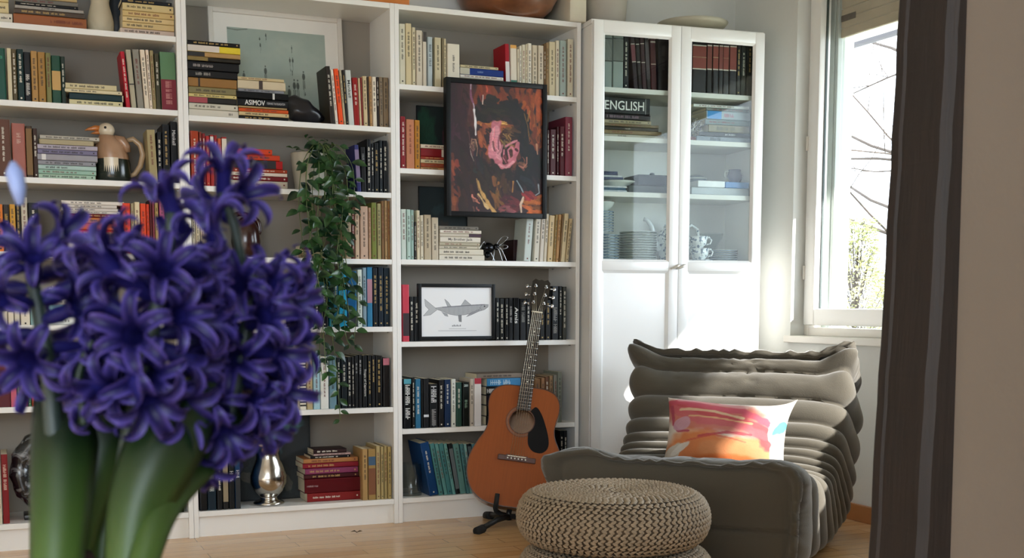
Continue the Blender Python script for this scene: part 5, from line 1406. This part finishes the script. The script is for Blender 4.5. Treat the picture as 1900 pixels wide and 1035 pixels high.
# silver jug
p = onY(499, 931, .085); t = thing('silver_jug', 'polished silver metal jug with flared lip on the bottom shelf', 'jug', (p.x, .085, .0995), .0)
sv = mat('tarnished_silver', '#c2beb6', .17, 1, var=.22, scale=14)
m = MB().lathe([(.052, 0), (.054, .004), (.046, .012), (.032, .018), (.028, .026), (.034, .032), (.050, .050), (.062, .080), (.062, .108), (.052, .140), (.042, .168), (.038, .188), (.040, .205), (.046, .218), (.054, .228), (.052, .229), (.042, .216), (.036, .196), (.036, .17), (1e-4, .15)], 56); o = m.build('body', sv, t, True)
for v in o.data.vertices: v.co.x *= 1.12; v.co.y *= 1.12; v.co.z *= 1.04
for v in o.data.vertices:
    if v.co.z > .19 and v.co.x < 0: w_ = min(1, (v.co.z-.19)/.035)*max(0, -v.co.x/.055)**2*max(0, 1-abs(v.co.y)/.05); v.co.x -= .028*w_; v.co.z += .004*w_
    elif v.co.z > .19: v.co.z += .006*min(1, (v.co.z-.19)/.03)*max(0, v.co.x/.05)
m = MB()
for s_ in (-1, 1): m.tube([(s_*.02+.015, -.030, .18), (s_*.030+.015, -.052, .13), (s_*.022+.015, -.062, .08), (s_*.01+.015, -.056, .05)], .0022, 8)
m.v = [Vector((v.x, v.y*1.0, v.z)) for v in m.v]
# glass vase
p = onY(765, 914, .06); t = thing('glass_vase', 'clear glass cylinder vase beside the teal books', 'vase', (p.x, .075, .0995)); MB().lathe([(.043, 0), (.0435, .003), (.0435, .13), (.041, .13), (.041, .008), (1e-4, .008)], 40).build('body', glassmat('vase_glass', tint=(.93, .95, .94), ior=1.5), t, True)
# metal insect
p = onY(915, 470, .02); t = thing('metal_insect', 'black metal insect sculpture with wire legs beside the white books', 'sculpture', (p.x, .045, 1.0485)); bm_ = mat('polished_gunmetal', '#26272a', .18, .9, var=.1); wr = mat('wire_silver', '#b8bcc0', .2, .95, var=0)
m = MB().ball((-.012, 0, .052), .021, sc=(1.25, 1, 1.05)); m.ball((-.016, 0, .022), .012); m.build('abdomen', bm_, t, True); MB().ball((.022, -.004, .056), .0135).build('head', bm_, t, True)
for pts in ([(.02, 0, .06), (.045, -.01, .095), (.068, -.012, .098), (.066, -.012, .088), (.045, -.01, .07), (.024, 0, .054)], [(.02, 0, .052), (.05, -.012, .048), (.07, -.012, .056), (.06, -.012, .064), (.03, -.004, .06)]): MB().tube(catmull(pts, 24), .0013, 6).build('antenna', wr, t, True)
for pts in ([(.01, 0, .05), (.03, -.02, .055), (.045, -.025, .03), (.058, -.028, 0)], [(.008, 0, .048), (.022, -.02, .05), (.033, -.024, .025), (.040, -.028, 0)], [(.0, 0, .048), (.006, -.02, .045), (0, -.03, .02), (-.004, -.032, 0)], [(-.02, 0, .05), (-.035, -.018, .075), (-.05, -.02, .06), (-.055, -.022, .05)], [(-.01, .01, .045), (.0, .025, .05), (.02, .03, .02), (.03, .03, 0)], [(-.02, .01, .045), (-.03, .025, .04), (-.035, .03, 0)]): MB().tube(catmull(pts, 20), .0015, 6).build('leg', wr, t, True)
# red glazed piece, black bowl, dried leaf
p = onY(474, 440, .12); t = thing('red_ceramic', 'dark red glazed ceramic vessel with looped top, behind the hyacinth', 'ornament', (p.x-.035, .13, 1.0465)); t.scale = (.85, .85, .88); rg = mat('oxblood_glaze', '#34100c', .25, var=.3, scale=12, coat=.6)
m = MB().lathe([(.04, 0), (.055, .02), (.066, .07), (.060, .12), (.045, .155), (.02, .175), (1e-4, .178)], 40); m.build('body', rg, t, True); MB().tube(catmull([(-.05, 0, .12), (-.06, 0, .165), (-.03, 0, .19), (.02, 0, .182), (.055, 0, .16), (.062, 0, .12), (.05, 0, .1)], 30), .011, 12).build('handle', rg, t, True)
p = onY(506, 680, .06); t = thing('small_bowl', 'small black bowl topmost on the white book stack under the bloom', 'bowl', (p.x, .085, .6135)); 
MB().lathe([(.018, 0), (.022, .003), (.034, .016), (.038, .028), (.035, .028), (.03, .016), (1e-4, .006)], 32).build('body', mat('bowl_black', '#18191a', .35, var=.1), t, True); BOWL = t
p = onZ(662, 987, .004); m = MB()
for k in range(3): a_ = k*2.1; m.tube([(0, 0, 0), (.012*math.cos(a_), .012*math.sin(a_), .004), (.026*math.cos(a_+.4), .02*math.sin(a_+.4), .001)], [.0008, .003, .0006], 6, flat=.3)
o = m.build('dried_leaf', mat('dried_brown', '#4c3a26', .8), None, True, loc=p); tag(o, 'small dried brown leaf lying on the wooden floor', 'leaf')

# ------------------------------------------------------------------ trailing plant
def leafmat(name, c1, c2, rough=.3, transl=.25, scale=25):
    m = mat(name, c1, rough, var=0); N = m.node_tree.nodes; L = m.node_tree.links; b = N['Principled BSDF']
    tc = N.new('ShaderNodeTexCoord'); no = N.new('ShaderNodeTexNoise'); no.inputs['Scale'].default_value = scale; L.new(tc.outputs['Object'], no.inputs[0]); mx = N.new('ShaderNodeMix'); mx.data_type = 'RGBA'; mx.inputs[6].default_value = lin(c1); mx.inputs[7].default_value = lin(c2)
    cr = N.new('ShaderNodeMapRange'); cr.inputs[1].default_value = .4; cr.inputs[2].default_value = .65; L.new(no.outputs[0], cr.inputs[0]); L.new(cr.outputs[0], mx.inputs[0]); L.new(mx.outputs[2], b.inputs['Base Color'])
    if transl:
        tr = N.new('ShaderNodeBsdfTranslucent'); L.new(mx.outputs[2], tr.inputs[0]); ms = N.new('ShaderNodeMixShader'); ms.inputs[0].default_value = transl; out = N['Material Output']; L.new(b.outputs[0], ms.inputs[1]); L.new(tr.outputs[0], ms.inputs[2]); L.new(ms.outputs[0], out.inputs[0])
    return m
lf = leafmat('vine_leaf', '#122a1c', '#375a2c', .28, .15, 18); sm_ = mat('vine_stem', '#5a6a3a', .6, var=.1)
p = onY(573, 345, .12); tp_ = thing('trailing_plant', 'trailing green pot plant whose vines hang down over four shelves', 'plant', (p.x, .105, 1.3025))
MB().lathe([(.052, 0), (.056, .003), (.066, .08), (.072, .145), (.068, .148), (.064, .14), (.06, .08), (.05, .01), (1e-4, .01)], 48).build('pot', mat('pot_pale', '#b9b2a2', .5, var=.06, scale=10), tp_, True)
MB().lathe([(.064, .128), (1e-4, .134)], 32, cap=False).build('soil', mat('potting_soil', '#2c2018', .95, var=.3, scale=80), tp_)
P0 = Vector((p.x, .105, 1.3025)); rn = random.Random(21)
def add_leaf(mb, c, d, up, ln, wd, cup_=.25):
    """pointed oval leaf from c along d, folded on its midrib"""
    d = d.normalized(); s = d.cross(up).normalized(); u = s.cross(d); V = []; prof = [(0, .05), (.18, .62), (.42, 1), (.68, .82), (.88, .38), (1, .02)]
    for t, w in prof:
        droop = -.22*t*t*ln
        for e in (-1, 0, 1): V.append(c+d*(t*ln)+s*(e*w*wd*.5)+u*(abs(e)*w*wd*cup_+droop))
    mb.add(V, [(i*3+e, i*3+e+1, i*3+e+4, i*3+e+3) for i in range(5) for e in (0, 1)])
STR = [[(585, 283), (573, 300), (566, 360), (575, 430), (590, 500), (596, 560), (600, 640), (607, 695)], [(590, 282), (602, 300), (606, 370), (612, 450), (620, 520), (618, 600), (625, 690), (632, 778)],
 [(600, 284), (628, 292), (642, 330), (645, 400), (640, 460), (650, 520), (664, 560), (656, 640)], [(598, 282), (640, 288), (652, 315), (656, 360), (648, 410)], [(580, 282), (561, 302), (552, 370), (560, 440), (566, 520), (560, 590), (549, 640)],
 [(590, 282), (614, 310), (622, 400), (632, 480), (640, 560), (640, 620), (652, 645)], [(585, 283), (590, 340), (590, 420), (600, 480), (608, 540), (600, 600), (590, 650), (600, 705)], [(600, 284), (618, 340), (602, 450), (586, 540), (574, 610)],
 [(592, 283), (580, 340), (586, 400), (592, 470), (604, 560)], [(596, 283), (632, 330), (636, 400), (626, 470), (630, 540), (622, 590)], [(584, 283), (570, 330), (580, 400), (572, 460), (584, 520)], [(602, 284), (612, 360), (630, 430), (618, 500), (628, 570), (632, 610)], [(588, 283), (600, 350), (596, 420), (610, 500), (600, 560)], [(594, 283), (626, 320), (620, 380), (640, 440), (634, 500), (648, 585)]]
for si, sp in enumerate(STR):
    pts = []
    yo = rn.uniform(-.075, -.03)
    for i, (x, y) in enumerate(sp):
        Yd = .07 if i == 0 else (yo+.02 if i == 1 else yo+rn.uniform(-.012, .012)); q = onY(x+rn.uniform(-3, 3), y, Yd); 
        if i == 0: q = Vector((P0.x+rn.uniform(-.01, .055), P0.y-.03+rn.uniform(-.03, .02), P0.z+.15))
        pts.append(q)
    pts.insert(1, Vector((pts[0].x*.5+pts[1].x*.5, -.005, P0.z+.158+rn.uniform(0, .02))))
    cs = [Vector(c) for c in catmull([tuple(q-P0) for q in pts], len(pts)*7)]; mb = MB(); mb.tube(cs, [.0016]*len(cs), 5); lm = MB(); acc = 0; side = 1
    for i in range(1, len(cs)):
        acc += (cs[i]-cs[i-1]).length*(.45 if cs[i].z > .13 or (cs[i].x < .0 and cs[i].z > .02) else 1)
        if acc > .026:
            acc = rn.uniform(0, .006); side = -side; tdir = (cs[i]-cs[i-1]).normalized(); a_ = rn.uniform(-1.1, 1.1)+(0 if side > 0 else math.pi); o_ = Vector((math.cos(a_), -abs(math.sin(a_))*.7-.15, rn.uniform(-.9, .05))); s_ = rn.uniform(.036, .060)*(1 if i < len(cs)*.85 else .8); add_leaf(lm, cs[i]+o_.normalized()*.004, o_, Vector((rn.uniform(-.4, .4), -1, rn.uniform(.2, .9))), s_, s_*rn.uniform(.5, .62))
    v = mb.build('vine', sm_, tp_, True); o = lm.build('leaves', lf, v, True)
for sp in ([(583, 284), (575, 262), (567, 256)], [(592, 284), (600, 266), (608, 262)], [(574, 284), (556, 277), (531, 272)], [(598, 284), (612, 272), (622, 276)]):
    cs = [Vector(c) for c in catmull([tuple(onY(x, y, .06)-P0) for x, y in sp], 12)]; v = MB().tube(cs, .0013, 5).build('sprig', sm_, tp_, True); lm = MB()
    for i in (5, 8, 11): add_leaf(lm, cs[i], Vector((rn.uniform(-1, 1), -.4, rn.uniform(-.2, .7))), Vector((0, -.5, 1)), .026, .015)
    lm.build('leaves', lf, v, True)

# ------------------------------------------------------------------ blue hyacinths near the camera
HD = .5; hb = atD(200, 1050, HD); tz = .615
ta = thing('side_table', 'small round dark side table carrying the hyacinth pot', 'table', (hb.x, hb.y, 0)); tw = mat('table_wood', '#4a3626', .45, var=.15, scale=5, stretch=(1, 8, 1))
MB().lathe([(.17, tz-.022), (.175, tz-.018), (.175, tz-.004), (.17, tz), (1e-4, tz)], 56).build('table_top', tw, ta)
for k in range(3): a_ = 2.1*k+.5; MB().tube([(.12*math.cos(a_), .12*math.sin(a_), tz-.02), (.17*math.cos(a_), .17*math.sin(a_), 0)], [.013, .009], 10).build('leg', tw, ta, True)
hy = thing('hyacinth_plant', 'out-of-focus blue violet hyacinths with broad green leaves, nearest the camera', 'plant', (hb.x, hb.y, tz)); H0 = Vector((hb.x, hb.y, tz))
PZ = hb.z-tz-.055
MB().lathe([(.045, 0), (.05, .003), (.062, PZ*.6), (.068, PZ), (.064, PZ), (.058, PZ*.6), (1e-4, PZ*.4)], 48).build('pot', mat('hyacinth_pot', '#7c5a44', .7, var=.08), hy, True)
MB().lathe([(.0635, PZ-.006), (.04, PZ-.002), (1e-4, PZ)], 40, cap=False).build('soil', mat('potting_soil', '#2c2018', .95, var=.3, scale=80), hy)
def hp(x, y, D): return atD(x, y, D)-H0
bulb_m = mat('bulb_skin', '#3c2a26', .7, var=.3, scale=30, stretch=(6, 6, 1))
for x, D in ((125, .50), (245, .485), (190, .54)): c = hp(x, 1078, D); MB().lathe([(.006, -.05), (.020, -.045), (.020, .0), (.013, .006), (.0095, .012), (1e-4, .014)], 24, M=Matrix.Translation(c)).build('bulb', bulb_m, hy, True)
hl = leafmat('hyacinth_leaf', '#0b1c0b', '#17300f', .42, .3, 12)
N = hl.node_tree.nodes; Lk = hl.node_tree.links; old = [l.from_socket for l in Lk if l.to_socket == N['Principled BSDF'].inputs['Base Color']][0]
tc = [q for q in N if q.type == 'TEX_COORD'][0]; sx_ = N.new('ShaderNodeSeparateXYZ'); Lk.new(tc.outputs['Object'], sx_.inputs[0]); mr = N.new('ShaderNodeMapRange'); mr.inputs[1].default_value = .125; mr.inputs[2].default_value = .20; Lk.new(sx_.outputs[2], mr.inputs[0])
mx2 = N.new('ShaderNodeMix'); mx2.data_type = 'RGBA'; mx2.inputs[6].default_value = lin('#56762e'); Lk.new(mr.outputs[0], mx2.inputs[0]); Lk.new(old, mx2.inputs[7]); Lk.new(mx2.outputs[2], N['Principled BSDF'].inputs['Base Color']); Lk.new(mx2.outputs[2], [q for q in N if q.type == 'BSDF_TRANSLUCENT'][0].inputs[0])
LV = [  # picture points of the midrib, widths in pixels, distance
 ([(105, 1060), (112, 950), (120, 820), (122, 720), (110, 620)], [84, 96, 108, 96, 26], .485, .54), ([(128, 1060), (150, 950), (190, 830), (222, 730), (240, 640)], [60, 74, 84, 70, 16], .505, .53),
 ([(188, 1060), (196, 960), (205, 850), (212, 740), (205, 640)], [56, 60, 64, 56, 16], .52, .55), ([(238, 1060), (258, 940), (300, 840), (345, 760), (398, 695)], [74, 100, 124, 104, 14], .465, .50),
 ([(262, 1060), (300, 945), (368, 865), (440, 800), (505, 690)], [44, 56, 54, 40, 8], .455, .56), ([(225, 1060), (240, 930), (250, 800), (262, 700), (290, 620)], [60, 70, 74, 60, 16], .53, .57), ([(155, 790), (152, 740), (146, 700), (158, 660), (172, 630)], [8, 9, 10, 9, 4], .47, .47)]
for pts, ws, D0, D1 in LV:
    n_ = 26; cs = catmull([(x, y, w) for (x, y), w in zip(pts, ws)], n_); mb = MB(); m_ = 9; V = []
    for i, (x, y, w) in enumerate(cs):
        D = D0+(D1-D0)*(i/(n_-1))**1.4; c = hp(x, y, D); nx = cs[min(i+1, n_-1)]; pv = cs[max(i-1, 0)]; tx, ty = nx[0]-pv[0], nx[1]-pv[1]; q = math.hypot(tx, ty); sx, sy = -ty/q, tx/q; sd = (_r*sx-_u*sy)
        for j in range(m_): e = (j/(m_-1)-.5)*2; V.append(c+sd*(e*w*.56*D/FPX)+_f*(-.010*(1-e*e)*w/100+.0)*1.0)
    mb.add(V, [(i*m_+j, i*m_+j+1, (i+1)*m_+j+1, (i+1)*m_+j) for i in range(n_-1) for j in range(m_-1)]); o = mb.build('leaf', hl, hy, True); q = o.modifiers.new('t', 'SOLIDIFY'); q.thickness = .0016; q.offset = 0
# floret meshes: short tube, six lobes curling back
pet = mat('hyacinth_petal', '#4034a4', .42, var=0, spec=.3); N = pet.node_tree.nodes; Lk = pet.node_tree.links
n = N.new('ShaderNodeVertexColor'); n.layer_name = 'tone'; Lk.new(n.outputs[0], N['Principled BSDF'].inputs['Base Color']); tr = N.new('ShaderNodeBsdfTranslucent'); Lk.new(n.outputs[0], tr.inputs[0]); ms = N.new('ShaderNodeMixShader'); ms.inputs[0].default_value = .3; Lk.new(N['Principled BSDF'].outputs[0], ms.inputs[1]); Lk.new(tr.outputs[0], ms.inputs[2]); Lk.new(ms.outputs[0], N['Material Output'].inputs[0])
def floret_mesh(seed):
    rn = random.Random(seed); V = []; F = []; C = []; ns = 12; prof = [(.0012, 0), (.0026, .003), (.0034, .008), (.0030, .013), (.0040, .0165)]
    for r, z in prof:
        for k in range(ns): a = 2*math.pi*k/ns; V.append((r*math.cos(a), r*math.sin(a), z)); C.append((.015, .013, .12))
    for i in range(len(prof)-1):
        for k in range(ns): k2 = (k+1) % ns; F.append((i*ns+k, i*ns+k2, (i+1)*ns+k2, (i+1)*ns+k))
    for k in range(6):
        a = math.pi/3*k+rn.uniform(-.12, .12); lay = k % 2; L = rn.uniform(.019, .0235); curl = rn.uniform(3.3, 4.7)-.4*lay; b = len(V); m = 11; W = .0058 if lay else .0051; r, z = .0032, .0150; ang = math.pi/2-.25; tw = rn.uniform(-.25, .25)
        for i in range(m):
            t = i/(m-1); w = W*(math.sin(math.pi*min(1, .22+t*.70))**.7)*(1 if t < .85 else 1-(t-.85)*3.5)
            aa = a+tw*t
            for e in (-1, -.5, 0, .5, 1):
                gr = .0009*(1-abs(e))-.0004*abs(e); lx, lz = r+gr*math.cos(ang), z-gr*-math.sin(ang)*0+gr*math.sin(ang-1.57)
                V.append((lx*math.cos(aa)-e*w*.5*math.sin(aa), lx*math.sin(aa)+e*w*.5*math.cos(aa), lz+abs(e)*.0007))
                lt = .25+.75*abs(e)**1.5; C.append((.006+.12*lt**2.6*t**.6, .005+.085*lt**2.6*t**.6, .05+.36*lt**2.2*t**.5))  # rim light painted into the lobe edges, shade into their middles
            r += math.cos(ang)*L/m; z += math.sin(ang)*L/m; ang -= curl/m*(.5+t)
        for i in range(m-1):
            for j in range(4): F.append((b+i*5+j, b+i*5+j+1, b+(i+1)*5+j+1, b+(i+1)*5+j))
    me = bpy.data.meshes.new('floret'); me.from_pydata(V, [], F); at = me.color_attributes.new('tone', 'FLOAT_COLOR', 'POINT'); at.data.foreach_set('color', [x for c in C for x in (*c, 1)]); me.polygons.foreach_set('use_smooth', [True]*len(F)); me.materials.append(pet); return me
FM = [floret_mesh(s) for s in range(7)]
stk = mat('hyacinth_stalk', '#22302a', .5, var=.1, scale=20)
# per stalk: picture axis bottom -> top, distance, half width of the bloom, number of florets
ST = [([(120, 1050), (100, 800), (90, 690), (70, 570), (48, 455)], .50, 48, 15, 19), ([(215, 1050), (235, 850), (262, 710), (285, 600), (312, 480)], .485, 80, 25, 15), ([(235, 1050), (330, 900), (415, 800), (452, 640), (468, 510)], .53, 66, 29, 21)]
for si, (ax, D, hw, nf, tk) in enumerate(ST):
    cs = catmull([(x, y, 0) for x, y in ax], 40); pts = [hp(x, y, D) for x, y, _ in cs]; so = MB().tube(pts, [.0045-.002*i/39 for i in range(40)], 10).build('flower_stalk', stk, hy, True)
    r2 = random.Random(40+si); i0 = tk
    for k in range(nf):
        s = (k+.5)/nf; i = i0+s*(39-i0); j = min(int(i), 38); f_ = i-j; c = pts[j]*(1-f_)+pts[j+1]*f_; az_ = 2.39996*k+si; tax = (pts[j+1]-pts[j]).normalized()
        e1 = _r-tax*_r.dot(tax); e1.normalize(); e2 = tax.cross(e1); out = e1*math.cos(az_)+e2*math.sin(az_); env = (.80+.35*math.sin(math.pi*min(1, s*1.05)))*(1 if s < .8 else 1-(s-.8)*1.6)*(min(1, .3+s*2.6) if si == 2 else 1)
        rad = hw*D/FPX*env; sc_ = r2.uniform(.98, 1.2)*(1 if s < .85 else .9); ped = max(.002, rad-.019*sc_); base = c+out*ped+tax*r2.uniform(-.003, .003); face = (out+tax*(.35 if s > .5 else -.05)+Vector((r2.uniform(-.2, .2), r2.uniform(-.2, .2), r2.uniform(-.25, .15)))).normalized()
        o = bpy.data.objects.new('floret', FM[r2.randrange(7)]); link(o, so); o.location = base; q = face.to_track_quat('Z', 'Y'); o.rotation_mode = 'QUATERNION'; o.rotation_quaternion = q @ Euler((0, 0, r2.uniform(0, 6))).to_quaternion(); o.scale = (sc_,)*3
        MB().tube([c, c*.4+base*.6, base+face*.001], .0011, 6).build('pedicel', mat('pedicel_blue_green', '#3a4468', .5, var=.1), so, True)
    if si == 2: so2 = so
# extra florets: the tall tip, and the low ones hanging at the right
for x, y, D, fx, fy in ((415, 340, .53, .1, 1), (428, 372, .53, .9, .3), (400, 388, .53, -.8, .5), (360, 830, .50, .3, -1), (400, 780, .50, .5, -.6), (318, 385, .5, -.3, .9), (262, 722, .46, .5, -.6), (190, 705, .47, -.5, -.6), (200, 490, .47, -.5, .7), (400, 440, .5, -.2, .9), (500, 720, .53, .9, -.3), (470, 770, .53, .6, -.6)):
    o = bpy.data.objects.new('floret', FM[int(x+y) % 7]); link(o, so2); o.location = hp(x, y, D); d = (_r*fx+_u*fy-_f*.5).normalized(); o.location -= d*.012; o.rotation_mode = 'QUATERNION'; o.rotation_quaternion = d.to_track_quat('Z', 'Y'); o.scale = (1.15,)*3
cs = [hp(x, y, .53) for x, y in ((455, 520), (435, 420), (412, 355))]; MB().tube(cs, .0022, 8).build('tip_stem', stk, so2, True)
cs = [hp(x, y, .49) for x, y in ((312, 490), (316, 430), (318, 395))]; MB().tube(cs, .002, 8).build('tip_stem', stk, so2, True)
cs = [hp(x, y, .46) for x, y in ((38, 380), (34, 350), (27, 320), (24, 300))]; MB().tube(cs, [.0015, .003, .0034, .001], 8).build('bud', mat('bud_pale_blue', '#7c8cb8', .5, var=.1), so2, True)

# ------------------------------------------------------------------ garden outside the window
bark = mat('bark', '#40362e', .85, var=.2, scale=10); r4 = random.Random(9)
def grow(mb, p, d, ln, r, dep):
    n = 5; pts = [p]
    for i in range(n): d = (d+Vector((r4.uniform(-.16, .16), r4.uniform(-.16, .16), r4.uniform(-.10, .12)))).normalized(); pts.append(pts[-1]+d*ln/n)
    mb.tube(pts, [r*(1-.5*i/n) for i in range(n+1)], 6)
    if dep > 0:
        for k in range(3): i = r4.randint(2, n); grow(mb, pts[i], (d+Vector((r4.uniform(-.8, .8), r4.uniform(-.8, .8), r4.uniform(-.4, .5)))).normalized(), ln*.62, r*.45, dep-1)
g0 = onX(1585, 420, 9.0)
tr_ = thing('garden_tree', 'bare-branched tree outside the window', 'tree', (g0.x, g0.y-2.8, -.6)); m = MB(); m.tube([(0, 0, 0), (.05, .05, 1.2), (0, .1, 2.4), (.1, 0, 4)], [.16, .13, .11, .06], 10); m.build('trunk', bark, tr_, True)
m = MB()
for z, dz in ((1.75, .12), (2.15, .25), (2.6, .3), (2.9, .15), (3.3, .4)): grow(m, Vector((0, .05, z)), Vector((r4.uniform(-.2, .1), 1, dz)), 2.9, .030, 3)
m.build('branches', bark, tr_, True)
sh_l = leafmat('shrub_leaf', '#9aa070', '#b8b488', .6, .4, 3)
def shrub(x, y, z, rx, h, n, lab, seed):
    t = thing('garden_shrub', lab, 'shrub', (x, y, z), 0, 'pale shrubs outside the window'); r5 = random.Random(seed); m = MB(); s_ = MB(); s_.tube([(0, 0, 0), (0, 0, h*.9)], [.03, .008], 6)
    for k in range(n):
        q = r5.random()**.7; a_ = r5.uniform(0, 6.28); R = rx*(1-q*.75)*r5.random()**.4; c = Vector((R*math.cos(a_), R*math.sin(a_), .1+q*h)); add_leaf(m, c, Vector((math.cos(a_), math.sin(a_), r5.uniform(-.3, .8))), Vector((0, 0, 1)), r5.uniform(.05, .09), r5.uniform(.018, .035))
        if k % 14 == 0: s_.tube([Vector((0, 0, c.z*.7)), c], .004, 4)
    s_.build('stem', bark, t); m.build('foliage', sh_l, t)
g = onX(1590, 500, 7.2); shrub(g.x, g.y, -.6, .55, 2.2, 2600, 'tall pale yellow-green conical shrub outside the window', 3)
g = onX(1530, 520, 9.6); shrub(g.x, g.y, -.6, .7, 1.9, 1500, 'lower pale shrub behind the conical one', 4)
g = onX(1650, 520, 8.6); shrub(g.x, g.y, -.6, .6, 1.75, 1500, 'yellowish shrub near the wooden post edge of the window', 5)

# ------------------------------------------------------------------ book labels; the thinnest and most hidden books become one mass
bpy.context.view_layer.update()
for key, roots in BOOKLAB.items():
    look, tail = key.split('|')
    for r in roots: r['label'] = look+', '+tail
THIN = '1 2 8 55 62 64 65 66 67 68 73 76 77 78 79 80 85 86 87 89 90 91 92 94 99 100 102 103 113 129 143 145 152 153 155 156 157 158 165 173 174 175 176 181 190 191 192 193 194 197 198 199 200 217 247 262 267 273 274 276 280 289 292 296 304 324 347 357 358 359 360 363 364 365 366 377 378 379 54 61 63 81 82 83 84 93 95 96 97 101 104 107 108 109 110 111 112 177 178 179 195 196 209 210 211 212 213 214 215 216 265 266 295 338'
def book_of(n): return bpy.data.objects['book' if n == '0' else 'book.%03d' % int(n)]
mb = MB(); mats = []; mi = {}; gone = []
for q in THIN.split():
    b = book_of(q); gone += [b]+list(b.children)
    for c in b.children:
        base = len(mb.v); mb.v += [c.matrix_world @ v.co for v in c.data.vertices]
        for p in c.data.polygons:
            m = c.data.materials[p.material_index]
            if m.name not in mi: mi[m.name] = len(mats); mats.append(m)
            mb.f.append(tuple(base+k for k in p.vertices)); mb.m.append(mi[m.name])
bpy.data.batch_remove(gone)
o = mb.build('thin_books', mats); tag(o, 'the thinnest and most hidden books scattered through the rows and stacks', 'books', None, 'stuff')
